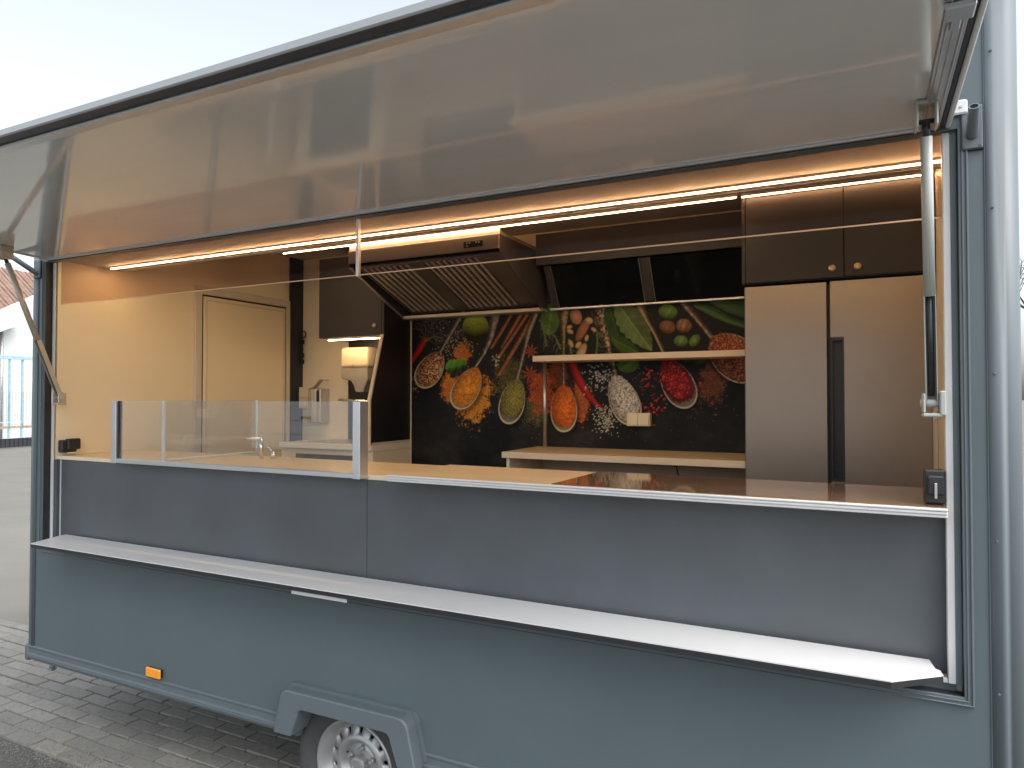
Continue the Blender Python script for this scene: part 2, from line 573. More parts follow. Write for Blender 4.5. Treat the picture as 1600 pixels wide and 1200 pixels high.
# door in the end wall
dp = -3.690
bm = bmesh.new()
box(bm, dp, dp + .016, .868, .918, .52, 2.42, bev=.003)
box(bm, dp, dp + .016, 1.638, 1.674, .52, 2.42, bev=.003)
box(bm, dp, dp + .0158, .918, 1.638, 2.372, 2.42, bev=.003)
casing = part('door_casing', bm, CREAMD, TR)
bpart('door_seal', DARKSEAL, TR, dp, dp + .004, .918, 1.638, .52, 2.372)
door = bpart('door', CREAM, TR, dp + .0045, dp + .012, .930, 1.628, .52, 2.360, bev=.003)
bm = bmesh.new()
for a in ((.948, .956, .52, 2.34), (1.604, 1.612, .52, 2.34)):
    box(bm, dp + .012, dp + .0155, a[0], a[1], a[2], a[3], bev=.001)
box(bm, dp + .012, dp + .0152, .956, 1.604, 2.332, 2.340, bev=.001)
part('door_bead', bm, CREAMD, door)
# front panels under the counter
for x0, x1 in ((-3.658, -1.7012), (-1.6988, .2265)):
    bpart('front_panel', SLATE, TR, x0, x1, .056, .074, .992, 1.4015, bev=.0012)
bpart('panel_edge_strip', WHITE, TR, -3.6635, -3.6585, .053, .072, .992, 1.401)
bpart('panel_filler', SLATE, TR, -3.6895, -3.664, .0385, .070, .992, 1.401)

# flap, raised
HY_, HZ_, AL = -0.006, 2.422, R(3.0)
ca, sa = math.cos(AL), math.sin(AL)


def fl(x, s, n):
    return Vector((x, HY_ - s * ca - n * sa * -1 * -1, HZ_ + s * sa + n * ca))


def flbox(bm, x0, x1, s0, s1, n0, n1, bev=0.0):
    vs = box(bm, x0, x1, s0, s1, n0, n1, bev=bev)
    return None


def fpart(name, m, parent, boxes, bev=0.0, label=None):
    bm = bmesh.new()
    for b in boxes:
        box(bm, *b, bev=bev)
    for v in bm.verts:
        x, s, n = v.co
        v.co = Vector((x, HY_ - s * ca + n * sa, HZ_ + s * sa + n * ca))
    bmesh.ops.recalc_face_normals(bm, faces=bm.faces)
    return part(name, bm, m, parent, label=label)


FX0, FX1 = -3.700, 0.226
flap = fpart('flap', FLAPIN, TR, [(FX0 + .012, .1565, .012, .896, .004, .030)], label='raised flap with glossy grey lining')
fpart('outer_skin', PAINT, flap, [(FX0, FX1 - .012, .0, .938, .0305, .038)])
fpart('hinge_profile', ALU, flap, [(FX0, .200, -.004, .010, -.004, .030)], bev=.003)
fpart('hinge_seal', DARKSEAL, flap, [(FX0, .200, -.012, -.005, -.006, .020)], bev=.002)
fpart('edge_profile', ALU, flap, [(FX0, .2, .9065, .937, -.004, .026)], bev=.004)
fpart('edge_step', ALU, flap, [(FX0, .2, .8965, .906, .003, .030)])
fpart('edge_seal', SEALBLUE, flap, [(FX0, .212, .9375, .9715, .004, .020)], bev=.003)
fpart('edge_rim', RIMGREY, flap, [(FX0, .2245, .9720, .981, -.001, .0215)], bev=.003)
fpart('side_rail', ALU, flap, [(.157, .1995, .010, .896, -.006, .030), (.163, .167, .012, .894, -.0085, -.0062), (.176, .178, .012, .894, -.0085, -.0062), (.190, .194, .012, .894, -.0085, -.0062)], bev=.0012)
fpart('side_rail', ALU, flap, [(FX0, FX0 + .0115, .010, .896, -.001, .030)], bev=.002)
fpart('side_seal', SEALBLUE, flap, [(.200, .2135, -.004, .937, .000, .030)], bev=.003)
fpart('side_rim', WHITE, flap, [(.214, .2258, -.004, .9715, -.004, .026)], bev=.003)
fpart('end_bracket', ALU, flap, [(.153, .2035, .560, .610, -.020, -.007), (.168, .186, .520, .556, -.016, -.007)], bev=.002)

# gas struts
def strut(lo, hi, split, mtube, name='gas_strut'):
    lo, hi = Vector(lo), Vector(hi)
    mid = lo.lerp(hi, split)
    bm = bmesh.new()
    tube(bm, mid, hi - (hi - lo).normalized() * .035, .0132, n=20)
    o = part(name, bm, mtube, TR)
    bm = bmesh.new()
    d = (hi - lo).normalized()
    tube(bm, lo + d * .02, mid, .0075, n=14)
    part('piston_rod', bm, BLACKPLASTIC, o)
    bm = bmesh.new()     # open channel round the rod
    side = d.cross(Vector((0, 1, 0))).normalized()
    back = d.cross(side).normalized()
    if back.y < 0:
        back = -back
    for s in (-1, 1):
        a0, a1 = lo + side * s * .0125, mid + side * s * .0125
        vs = []
        for p in (a0, a1):
            for q in (0.010, -0.010):
                for k in (-.0012, .0012):
                    vs.append(bm.verts.new(p + back * q + side * k))
        bmesh.ops.convex_hull(bm, input=vs)
    vs = []
    for p in (lo, mid):
        for q in (-1, 1):
            for k in (.0098, .0118):
                vs.append(bm.verts.new(p + side * .0135 * q + back * k))
    bmesh.ops.convex_hull(bm, input=vs)
    part('safety_channel', bm, mtube, o)
    bm = bmesh.new()
    tube(bm, hi - d * .045, hi, .009, .009, 12)
    tube(bm, hi - Vector((.018, 0, 0)), hi + Vector((.018, 0, 0)), .006, n=10)
    part('ball_joint', bm, BLACKPLASTIC, o)
    bm = bmesh.new()
    box(bm, hi.x - .024, hi.x - .017, hi.y - .028, hi.y + .028, hi.z - .018, hi.z + .042, bev=.003)
    box(bm, hi.x + .017, hi.x + .024, hi.y - .028, hi.y + .028, hi.z - .018, hi.z + .042, bev=.003)
    box(bm, hi.x - .024, hi.x + .024, hi.y - .03, hi.y + .03, hi.z + .036, hi.z + .0455, bev=.003)
    part('upper_bracket', bm, mtube, o)
    bm = bmesh.new()
    w = 1 if lo.x > -1 else -1
    box(bm, min(lo.x + w * .016, lo.x + w * .030), max(lo.x + w * .016, lo.x + w * .030), lo.y - .026, lo.y + .026, lo.z - .032, lo.z + .032, bev=.003)
    box(bm, min(lo.x - w * .022, lo.x - w * .015), max(lo.x - w * .022, lo.x - w * .015), lo.y - .02, lo.y + .02, lo.z - .026, lo.z + .026, bev=.003)
    box(bm, lo.x - .022, lo.x + .022, lo.y - .024, lo.y + .024, lo.z - .036, lo.z - .026, bev=.003)
    tube(bm, lo - Vector((.026, 0, 0)), lo + Vector((.026, 0, 0)), .011, n=16)
    part('lower_bracket', bm, mtube, o)
    return o


strut((.178, .010, 1.705), (.158, -.165, 2.388), .40, STRUTGREY)
strut((-3.600, .010, 1.718), (-3.612, -.246, 2.392), .42, STRUTTAN)

# awning sockets on the posts
def socket(x0, x1, z0, z1, tip):
    xm, zm = (x0 + x1) / 2, (z0 + z1) / 2
    o = bpart('awning_socket', PROFILE, TR, x0 + .002, x1 - .002, -.013, -.0035, z0 + .002, z1 - .002, bev=.002)
    bpart('socket_gasket', DARKSEAL, o, x0, x1, -.0105, -.0008, z0, z1)
    bm = bmesh.new()
    b = Vector((xm, -.012, zm - .022))
    t = Vector(tip)
    d = (t - b).normalized()
    tube(bm, b, t, .0135, .0125, 20, cap=False)
    tube(bm, t - d * .05, t - d * .0005, .0095, .0095, 20, cap=False)
    u = d.orthogonal().normalized()
    w = d.cross(u)
    n = 20
    A = [bm.verts.new(t + (u * math.cos(2 * math.pi * i / n) + w * math.sin(2 * math.pi * i / n)) * .0125) for i in range(n)]
    B = [bm.verts.new(t + (u * math.cos(2 * math.pi * i / n) + w * math.sin(2 * math.pi * i / n)) * .0095) for i in range(n)]
    for i in range(n):
        bm.faces.new((A[i], A[(i + 1) % n], B[(i + 1) % n], B[i]))
    part('socket_tube', bm, PROFILE, o)
    bm = bmesh.new()
    tube(bm, t - d * .045, t - d * .044, .0096, n=20)
    part('tube_bore', bm, DARKSEAL, o)
    screws(o, [(x, -.012, z) for x in (x0 + .008, x1 - .008) for z in (z0 + .010, z1 - .010)], .004, PROFILE)
    return o


socket(.247, .296, 2.352, 2.468, (.268, -.075, 2.440))
socket(-3.800, -3.742, 2.335, 2.425, (-3.795, -.14, 2.440))
bpart('hinge_cover', WHITE, TR, .2285, .262, -.020, -.0105, 2.445, 2.482, bev=.004)
screws(TR, [(.246, -.021, 2.463)], .004)

# latches, marker lamp, hook, door handle on the far end
def latch(x, y, z, s):
    o = bpart('latch', BLACKPLASTIC, TR, x - .024, x + .024, y - .022, y + .022, z - .044, z + .044, bev=.004)
    bpart('latch_lever', BLACKPLASTIC, o, x - .018, x + .020, y - .034, y - .0225, z - .020, z + .030, bev=.004)
    bpart('latch_pin', ALU, o, x - .003, x + .003, y - .040, y - .0345, z - .028, z + .012, bev=.001)
    bpart('latch_foot', BLACKPLASTIC, o, x - .020, x + .014, y - .018, y + .018, z - .053, z - .0445, bev=.002)
    return o


latch(.183, .024, 1.487, 1)
o = bpart('latch', BLACKPLASTIC, TR, -3.6895, -3.655, .055, .135, 1.436, 1.500, bev=.005)
bpart('latch_lever', BLACKPLASTIC, o, -3.672, -3.642, .080, .147, 1.450, 1.506, bev=.005)
bpart('latch_label', CREAMPLASTIC, o, -3.668, -3.6495, .086, .128, 1.4285, 1.4355, bev=.001)
o = bpart('marker_lamp', AMBER, TR, -2.882, -2.787, -.022, -.0105, .462, .504, bev=.004)
bpart('lamp_base', BLACKPLASTIC, o, -2.879, -2.790, -.010, -.0005, .465, .500)
bpart('end_door_handle', BLACKPLASTIC, TR, XL - .028, XL - .001, .10, .135, 1.40, 1.50, bev=.012)
bm = bmesh.new()
tube(bm, (-3.72, .06, .37), (-3.72, .06, .325), .014, n=10)
box(bm, -3.735, -3.705, .045, .075, .315, .328, bev=.002)
part('steady_leg', bm, ZINC, TR)
bpart('underbody_clip', UNDER, TR, -3.50, -3.40, .06, .12, .345, .387, bev=.005)
bpart('underbody_clip', UNDER, TR, -2.95, -2.80, .06, .14, .350, .387, bev=.005)

# wheel arch
def arch_poly(x0, x1, zt, zb, r, n=6):
    p = [(x0, zb)]
    for i in range(n + 1):
        a = math.pi - i / n * math.pi / 2
        p.append((x0 + .03 + r + r * math.cos(a), zt - r + r * math.sin(a)))
    for i in range(n + 1):
        a = math.pi / 2 - i / n * math.pi / 2
        p.append((x1 - .03 - r + r * math.cos(a), zt - r + r * math.sin(a)))
    p.append((x1, zb))
    return p


FXa, FXb = -2.060, -1.390
outer = arch_poly(FXa, FXb, .582, .410, .045)
inner = arch_poly(FXa + .090, FXb - .080, .518, .410, .030)
bm = bmesh.new()
def arch_layer(bm, outer, inner, y0, y1):
    n = len(outer)
    V = [[bm.verts.new((p[0], yy, p[1])) for p in q] for q in (outer, inner) for yy in (y0, y1)]
    o0, o1, i0, i1 = V
    fs = []
    for k in range(n - 1):
        fs += [bm.faces.new((o0[k], o0[k + 1], i0[k + 1], i0[k])), bm.faces.new((o1[k], i1[k], i1[k + 1], o1[k + 1])),
               bm.faces.new((o0[k], o1[k], o1[k + 1], o0[k + 1])), bm.faces.new((i0[k], i0[k + 1], i1[k + 1], i1[k]))]
    for k in (0, n - 1):
        fs.append(bm.faces.new((o0[k], i0[k], i1[k], o1[k])))
    bmesh.ops.recalc_face_normals(bm, faces=fs)
def arch_loops(bm, loops):
    V = [[bm.verts.new((p[0], yy, p[1])) for p in q] for q, yy in loops]
    fs = []
    n = len(V[0])
    for A, B in zip(V, V[1:] + V[:1]):
        for k in range(n - 1):
            fs.append(bm.faces.new((A[k], A[k + 1], B[k + 1], B[k])))
    for k in (0, n - 1):
        fs.append(bm.faces.new([q[k] for q in V]))
    bmesh.ops.recalc_face_normals(bm, faces=fs)
o_in = arch_poly(FXa + .005, FXb - .005, .577, .410, .043)
i_in = arch_poly(FXa + .086, FXb - .076, .522, .410, .031)
arch_loops(bm, [(outer, .06), (outer, -.061), (o_in, -.066), (i_in, -.066), (inner, -.062), (inner, .06)])
fend = part('wheel_arch', bm, PROFILE, TR)
bm = bmesh.new()
arch_layer(bm, arch_poly(FXa - .010, FXb + .010, .594, .425, .05), arch_poly(FXa + .02, FXb - .02, .56, .425, .045), -.018, -.0008)
part('arch_flange', bm, PROFILE, fend)
bm = bmesh.new()
box(bm, FXa + .02, FXb - .02, .061, .30, .60, .61)
box(bm, FXa + .02, FXb - .02, .30, .31, .40, .61)
part('arch_liner', bm, UNDER, fend)

# wheel: pressed steel rim with slots, tyre, cap, bolts
def wheel(cx, yf, cz, s):
    """yf outer face; s = +1 when the outer face looks to -y"""
    RR, RT, NH = .186, .286, 14
    def C(r, h, a):
        return Vector((cx + r * math.cos(a), yf + s * h, cz + r * math.sin(a)))
    bm = bmesh.new()
    prof = [(RR, .012), (RR - .003, -.001), (RR - .010, -.002), (RR - .014, .004), (RR - .017, .022), (RR - .030, .032), (RR - .034, .046), (.146, .050)]
    n = NH * 8
    rings = [[bm.verts.new(C(r, h, 2 * math.pi * i / n)) for i in range(n)] for r, h in prof]
    for A, B in zip(rings[:-1], rings[1:]):
        for i in range(n):
            bm.faces.new((A[i], A[(i + 1) % n], B[(i + 1) % n], B[i]))
    r_o, r_i, h_o, h_i, rh = .146, .108, .050, .036, .0135
    rm_ = (r_o + r_i) / 2
    IN = [bm.verts.new(C(r_i, h_i, 2 * math.pi * i / n)) for i in range(n)]
    outer_ring = rings[-1]
    dark = bmesh.new()
    for k in range(NH):
        a0 = 2 * math.pi * (k + .5) / NH
        idx = [(k * 8 + j) % n for j in range(9)]
        loop = [outer_ring[i] for i in idx] + [None, None, None] + [IN[i] for i in idx[::-1]] + [None, None, None]
        # cell border: outer arc, right side, inner arc, left side
        border = [outer_ring[i] for i in idx] + [IN[i] for i in idx[::-1]]
        m_ = len(border)
        hole = []
        for v in border:
            d = v.co - C(rm_, (h_o + h_i) / 2, a0)
            rad = Vector((math.cos(a0), 0, math.sin(a0)))
            tan = Vector((-math.sin(a0), 0, math.cos(a0)))
            x_, y_ = d.dot(rad) / (r_o - r_i), d.dot(tan) / (2 * math.pi * rm_ / NH)
            an = math.atan2(y_, x_)
            q = C(rm_, (h_o + h_i) / 2, a0) + rad * math.cos(an) * rh * 1.05 + tan * math.sin(an) * rh * .92
            q.y = yf + s * (h_i + (h_o - h_i) * ((Vector((q.x - cx, 0, q.z - cz)).length - r_i) / (r_o - r_i)))
            hole.append(bm.verts.new(q))
        back = [bm.verts.new(v.co + Vector((0, s * .012, 0))) for v in hole]
        for i in range(m_):
            j = (i + 1) % m_
            try:
                bm.faces.new((border[i], border[j], hole[j], hole[i]))
            except ValueError:
                pass
            bm.faces.new((hole[i], hole[j], back[j], back[i]))
    prof2 = [(r_i, h_i), (.100, .030), (.092, .030), (.084, .040), (.076, .058), (.066, .062), (.060, .056), (.040, .054), (.030, .054)]
    prev = IN
    for r, h in prof2[1:]:
        cur = [bm.verts.new(C(r, h, 2 * math.pi * i / n)) for i in range(n)]
        for i in range(n):
            bm.faces.new((prev[i], prev[(i + 1) % n], cur[(i + 1) % n], cur[i]))
        prev = cur
    bm.faces.new(prev)
    bmesh.ops.recalc_face_normals(bm, faces=bm.faces)
    w = part('wheel', bm, RIMSILVER, TR)
    for f in w.data.polygons:
        f.use_smooth = True
    bm = bmesh.new()
    tp = [(RR - .004, .006), (RR + .006, .002), (RR + .020, -.010), (RR + .050, -.018), (RR + .075, -.014), (RT - .012, .002), (RT - .002, .016), (RT, .04), (RT, .13), (RT - .012, .17), (RR + .04, .185), (RR, .175)]
    rings = [[bm.verts.new(C(r, h, 2 * math.pi * i / 64)) for i in range(64)] for r, h in tp]
    for A, B in zip(rings[:-1], rings[1:]):
        for i in range(64):
            f = bm.faces.new((A[i], A[(i + 1) % 64], B[(i + 1) % 64], B[i]))
            f.smooth = True
    bmesh.ops.recalc_face_normals(bm, faces=bm.faces)
    part('tyre', bm, TYRE, w)
    bm = bmesh.new()
    tube(bm, C(0, .075, 0), C(0, .095, 0), RR - .02, n=40)
    part('brake_drum', bm, UNDER, w)
    bm = bmesh.new()
    prof3 = [(.033, .0535), (.033, .026), (.030, .020), (.022, .018), (.0215, .021), (.0, .021)]
    pr = None
    for r, h in prof3:
        cur = [bm.verts.new(C(max(r, .0005), h, 2 * math.pi * i / 32)) for i in range(32)]
        if pr:
            for i in range(32):
                bm.faces.new((pr[i], pr[(i + 1) % 32], cur[(i + 1) % 32], cur[i]))
        pr = cur
    bmesh.ops.recalc_face_normals(bm, faces=bm.faces)
    cap = part('hub_cap', bm, RIMSILVER, w)
    for k in range(5):
        a = 2 * math.pi * (k + .25) / 5
        bm = bmesh.new()
        tube(bm, C(.0545, .058, a), C(.0545, .040, a), .0125, .0115, 6)
        tube(bm, C(.0545, .041, a), C(.0545, .032, a), .0078, .006, 10)
        part('wheel_bolt', bm, RIMSILVER, w)
    bm = bmesh.new()
    tube(bm, C(.078, .058, .9 * math.pi), C(.078, .050, .9 * math.pi), .0035, n=8)
    part('locating_hole', bm, DARKSEAL, w)
    return w


WX, WZ = -1.752, .286
wheel(WX, .045, WZ, 1)
wheel(WX, 1.985, WZ, -1)

# ================================================================== hatch furniture
# fold-down serving shelf
t = thing('serving_shelf', 'long white fold-down serving shelf with dark edges below the hatch', 'shelf', (-1.7, -.06, 1.0))
poly = [(-3.583, .040), (-3.583, .004), (-3.516, -.165), (-1.702, -.164), (-1.702, .040)]
bm = bmesh.new(); prism(bm, poly, 'z', 1.0235, 1.027)
part('shelf_top', bm, SHELFWHITE, t)
poly2 = [(-1.7005, .040), (-1.7005, -.164), (.072, -.162), (.190, -.062), (.186, -.034), (.176, -.022), (.168, .040)]
bm = bmesh.new(); prism(bm, poly2, 'z', 1.0235, 1.027)
part('shelf_top', bm, SHELFWHITE, t)
bm = bmesh.new()
prism(bm, poly, 'z', 1.008, 1.0233)
prism(bm, poly2, 'z', 1.008, 1.0233)
part('shelf_core', bm, BLACKPLASTIC, t)
bpart('shelf_grip', WHITE, t, -1.887, -1.626, -.150, -.146, .990, 1.0075, bev=.001)
for x in (-3.2, -2.2, -1.2, -.3):
    bpart('shelf_hinge', ALU, t, x, x + .08, .012, .050, 1.0005, 1.0075, bev=.001)
bm = bmesh.new()
tube(bm, (.105, -.06, 1.008), (.105, -.06, .992), .004, n=10)
part('shelf_stop', bm, WHITE, t)

# counter behind the hatch
t = thing('service_counter', 'pale wooden counter running along the inside of the hatch', 'counter', (-1.7, .28, .5))
bpart('counter_top', WOOD, t, -3.689, .304, .0605, .506, 1.402, 1.420, bev=.0015)
bpart('front_edge', WOODEDGE, t, -3.689, .207, .0500, .0602, 1.4025, 1.4195, bev=.001)
for x in (-3.66, -2.4, -1.2, .25):
    bpart('support_panel', CREAMD, t, x, x + .02, .09, .48, .501, 1.4015)
# stacked boards laid on the counter
t = thing('counter_board', 'pale wooden board with white layered front edge on the counter', 'board', (-.68, .17, 1.4205))
bpart('upper_layer', WOOD, t, -1.530, .206, -.036, .390, 1.4305, 1.438, bev=.001)
bpart('lower_layer', WOOD, t, -1.530, .206, -.036, .390, 1.4208, 1.4300, bev=.001)
bpart('front_edge', WHITE, t, -1.531, .206, -.048, -.0365, 1.4315, 1.4382, bev=.002)
bpart('front_edge', WHITE, t, -1.531, .206, -.046, -.0365, 1.4225, 1.4305, bev=.002)
bpart('lower_lip', WHITE, t, -1.531, .206, -.043, -.0365, 1.4145, 1.4220, bev=.002)
bm = bmesh.new()
prism(bm, [(-.885, -.034), (-.868, .3885), (.205, .3885), (.205, -.034)], 'z', 1.4385, 1.4405)
g = part('glossy_sheet', bm, WOODGLOSS, None, loc=(-.33, .18, 1.4385))
tag(g, 'glossy brown sheet reflecting the mural on the right of the counter', 'sheet')

# glass guard on the counter
t = thing('glass_guard', 'clear glass guard between two aluminium posts on the left counter', 'glass guard', (-2.42, .0, 1.42))
gz0, gz1 = 1.4205, 1.704
bpart('post', ALU, t, -3.168, -3.134, -.006, .030, gz0 - .012, gz1, bev=.002)
bpart('post', ALU, t, -1.722, -1.687, -.006, .046, gz0 - .012, gz1 + .002, bev=.002)
bpart('post_groove', DARKSEAL, t, -3.1335, -3.127, .004, .018, gz0 + .012, gz1 - .001)
bpart('rail', ALU, t, -3.1335, -1.7225, -.004, .022, gz0 - .010, gz0 + .010, bev=.002)
bpart('pane', PANEGLASS, t, -3.1265, -1.7225, .008, .013, gz0 + .0105, gz1)
bpart('side_post', WHITE, t, -2.902, -2.888, .063, .075, gz0, gz1, bev=.002)
bpart('side_post', WHITE, t, -2.902, -2.888, .625, .637, gz0 - .002, gz1, bev=.002)
bpart('side_rail', WHITE, t, -2.901, -2.889, .0755, .6245, gz0, gz0 + .012, bev=.002)
bpart('side_pane', PANEGLASS, t, -2.897, -2.893, .0755, .6245, gz0 + .0125, gz1)

# tinted screen hanging in the top of the hatch
t = thing('hanging_screen', 'low tinted acrylic screen hanging across the top of the hatch', 'screen', (-1.7, .034, 2.195))
for x0, x1 in ((-3.640, -1.7370), (-1.7240, .2075)):
    p_ = bpart('pane', TINTGLASS, t, x0, x1, .0335, .0375, 2.1985, 2.4275)
    bpart('pane_edge_glow', EDGEGLOW, p_, x0, x1, .0335, .0375, 2.1945, 2.1983)  # lit lower edge, its glow painted in the colour
bpart('joint_strip', ALU, t, -1.7368, -1.7242, .026, .044, 2.190, 2.4275, bev=.002)

# ================================================================== lit strips
def led(name, label, x0, x1, y, z, w=.012, tilt=0):
    t = thing(name, label, 'light strip', ((x0 + x1) / 2, y, z))
    bpart('strip_profile', ALU, t, x0, x1, y - w * .8, y + w * .8, z + .0045, z + .012, bev=.001)
    bpart('diffuser', LEDMAT, t, x0 + .004, x1 - .004, y - w / 2, y + w / 2, z + .001, z + .0042)
    return t


led('led_strip', 'lit warm light strip under the soffit, nearest the hatch', -3.62, .300, .283, 2.4155, .0095)
led('led_strip', 'lit warm light strip along the top of the extractor hood', -3.215, -.474, 1.136, 2.6215, .008)
led('led_strip', 'lit warm light strip along the top of the cabinets over the fridge', -.470, .300, 1.233, 2.6465, .007)
bpart('strip_beam', CEIL, TR, -.470, .304, 1.222, 1.246, 2.6590, 2.739)
bpart('strip_beam', CEIL, TR, -3.689, -.474, 1.118, 1.149, 2.634, 2.739)
led('led_strip', 'short lit strip under the small dark wall cabinet', -3.22, -2.735, 1.56, 2.106, .012)

# ================================================================== back wall: mural
def mural():
    x0, x1, z0, z1 = -2.695, -.468, 1.16, 2.31
    NX, NZ = 730, 376
    Xs = np.linspace(x0, x1, NX)
    Zs = np.linspace(z0, z1, NZ)
    X, Z = np.meshgrid(Xs, Zs)
    Y = YB - .006
    r = X * cy + (Y + 2.1) * sy
    f = -X * sy + (Y + 2.1) * cy
    # (u, v): drawing grid of the print, a fixed projective map of the wall plane
    u = 800 + 1080 * r / f
    v = 621 - 1080 * (Z - EYE) / f
    rng = np.random.RandomState(5)

    def vnoise(sx, sy_, seed, oct=3):
        out = np.zeros_like(u); amp = 1.0; tot = 0
        for o_ in range(oct):
            g = np.random.RandomState(seed + o_ * 31).rand(97, 97)
            a, b = u / sx * 2 ** o_, v / sy_ * 2 ** o_
            ia, ib = np.floor(a).astype(int), np.floor(b).astype(int)
            fa, fb = a - ia, b - ib
            fa, fb = fa * fa * (3 - 2 * fa), fb * fb * (3 - 2 * fb)
            A = g[ib % 97, ia % 97]; B = g[ib % 97, (ia + 1) % 97]
            Cc = g[(ib + 1) % 97, ia % 97]; D = g[(ib + 1) % 97, (ia + 1) % 97]
            out += amp * ((A * (1 - fa) + B * fa) * (1 - fb) + (Cc * (1 - fa) + D * fa) * fb)
            tot += amp; amp *= .55
        return out / tot
    n_big, n_mid, n_fine = vnoise(46, 40, 1, 4), vnoise(9, 9, 2, 3), vnoise(2.1, 2.1, 3, 2)
    n_f2 = vnoise(3.0, 3.0, 9, 2)
    img = np.empty(u.shape + (3,))
    base = np.array((.010, .0105, .0125))
    haze = np.clip((n_big - .42) * 2.0, 0, 1) * np.clip((v - 600) / 110, 0.08, 1) * (0.4 + 1.2 * n_mid)
    img[:] = base
    img += haze[..., None] * np.array((.030, .026, .021)) + (n_fine * .006)[..., None]

    def sm(d, w=.6):
        return np.clip(.5 - d / (2 * w), 0, 1)

    def over(m, col):
        nonlocal img
        img = img * (1 - m[..., None]) + (np.asarray(col) if np.ndim(col) > 1 else np.array(col)) * m[..., None]

    def ell(cx, cy_, a, b, ang, egg=0.0):
        c_, s_ = math.cos(R(ang)), math.sin(R(ang))
        p = (u - cx) * c_ + (v - cy_) * s_
        q = -(u - cx) * s_ + (v - cy_) * c_
        bb = b * (1 + egg * p / a)
        rr = np.sqrt((p / a) ** 2 + (q / np.maximum(bb, .1)) ** 2)
        return rr, p / a, q / b

    def line(pts, wid):
        best = np.full(u.shape, 1e9); side = np.zeros(u.shape); along = np.zeros(u.shape)
        n = len(pts) - 1
        for i in range(n):
            (ax, ay), (bx, by) = pts[i], pts[i + 1]
            dx, dy = bx - ax, by - ay
            L2 = dx * dx + dy * dy
            tt = np.clip(((u - ax) * dx + (v - ay) * dy) / L2, 0, 1)
            ww = wid[i] * (1 - tt) + wid[i + 1] * tt
            ex, ey = u - ax - tt * dx, v - ay - tt * dy
            d = np.sqrt(ex * ex + ey * ey)
            sd_ = (ex * dy - ey * dx) / math.sqrt(L2) / np.maximum(ww, .1)
            k = d - ww < best
            best = np.where(k, d - ww, best); side = np.where(k, sd_, side); along = np.where(k, (i + tt) / n, along)
        return best, side, along

    def cellpal(sc, pal, seed):
        a = np.floor((u + 2.2 * n_f2 + 1.5 * n_mid) / sc).astype(int); b = np.floor((v + 2.2 * n_fine + 1.5 * n_mid) / sc).astype(int)
        h = ((a * 73856093) ^ (b * 19349663) ^ (seed * 83492791)) % len(pal)
        return np.array(pal)[h] * (.55 + .9 * n_fine)[..., None]

    def powder(cx, cy_, a, b, ang, col, dens=1.0, seed=0):
        rr, _, _ = ell(cx, cy_, a, b, ang)
        nn = vnoise(7, 7, 40 + seed, 3); n2 = vnoise(1.7, 1.7, 60 + seed, 2)
        m = np.clip((1.12 - rr + (nn - .5) * 1.1 + (n2 - .5) * .7) * 2.4, 0, 1) * dens
        over(m, np.array(col) * (.45 + 1.05 * n2 * (.5 + nn))[..., None])

    def dots(cx, cy_, sx, sy_, n, r0, r1, pal, gauss=True, hl=.5):
        nonlocal img
        for _ in range(n):
            if gauss:
                x_, y_ = cx + rng.randn() * sx * .5, cy_ + rng.randn() * sy_ * .5
            else:
                x_, y_ = cx + rng.uniform(-sx, sx), cy_ + rng.uniform(-sy_, sy_)
            rad = rng.uniform(r0, r1)
            row0 = u[NZ // 2]
            j0, j1 = np.searchsorted(row0, x_ - rad - 3), np.searchsorted(row0, x_ + rad + 3)
            if j1 <= j0:
                continue
            colv = v[::-1, min(j0, NX - 1)]
            i1 = NZ - np.searchsorted(colv, y_ - rad - 3); i0 = NZ - np.searchsorted(colv, y_ + rad + 3)
            i0, i1 = max(0, i0 - 1), min(NZ, i1 + 1)
            if i1 <= i0:
                continue
            du, dv = u[i0:i1, j0:j1] - x_, v[i0:i1, j0:j1] - y_
            el = rng.uniform(.7, 1.3); d = np.sqrt((du * el) ** 2 + (dv / el) ** 2)
            m = np.clip((rad - d) / .5 + .5, 0, 1)[..., None]
            c_ = np.array(pal[rng.randint(len(pal))]) * rng.uniform(.6, 1.25)
            sh = (1 + hl * (-(du + dv) / max(rad, .5)).clip(-1, 1) * .6)[..., None]
            img[i0:i1, j0:j1] = img[i0:i1, j0:j1] * (1 - m) + c_ * sh * m

    def window(x_, y_, rx, ry):
        row0 = u[NZ // 2]
        j0, j1 = np.searchsorted(row0, x_ - rx), np.searchsorted(row0, x_ + rx)
        colv = v[::-1, min(j0, NX - 1)]
        i1 = NZ - np.searchsorted(colv, y_ - ry); i0 = NZ - np.searchsorted(colv, y_ + ry)
        return slice(max(0, i0 - 2), min(NZ, i1 + 2)), slice(max(0, j0 - 1), min(NX, j1 + 1))

    def stroke(pts, wid, col, alpha=1.0):
        nonlocal img
        xs, ys = [p[0] for p in pts], [p[1] for p in pts]
        w_ = window((min(xs) + max(xs)) / 2, (min(ys) + max(ys)) / 2, (max(xs) - min(xs)) / 2 + 6, (max(ys) - min(ys)) / 2 + 8)
        uu, vv = u[w_], v[w_]
        if uu.size == 0:
            return
        best = np.full(uu.shape, 1e9)
        for i in range(len(pts) - 1):
            (ax, ay), (bx, by) = pts[i], pts[i + 1]
            dx, dy = bx - ax, by - ay
            tt = np.clip(((uu - ax) * dx + (vv - ay) * dy) / (dx * dx + dy * dy + 1e-9), 0, 1)
            best = np.minimum(best, np.hypot(uu - ax - tt * dx, vv - ay - tt * dy) - (wid[i] * (1 - tt) + wid[i + 1] * tt))
        m = (np.clip(.5 - best, 0, 1) * alpha)[..., None]
        img[w_] = img[w_] * (1 - m) + np.array(col) * m

    METAL = np.array((.30, .25, .19))

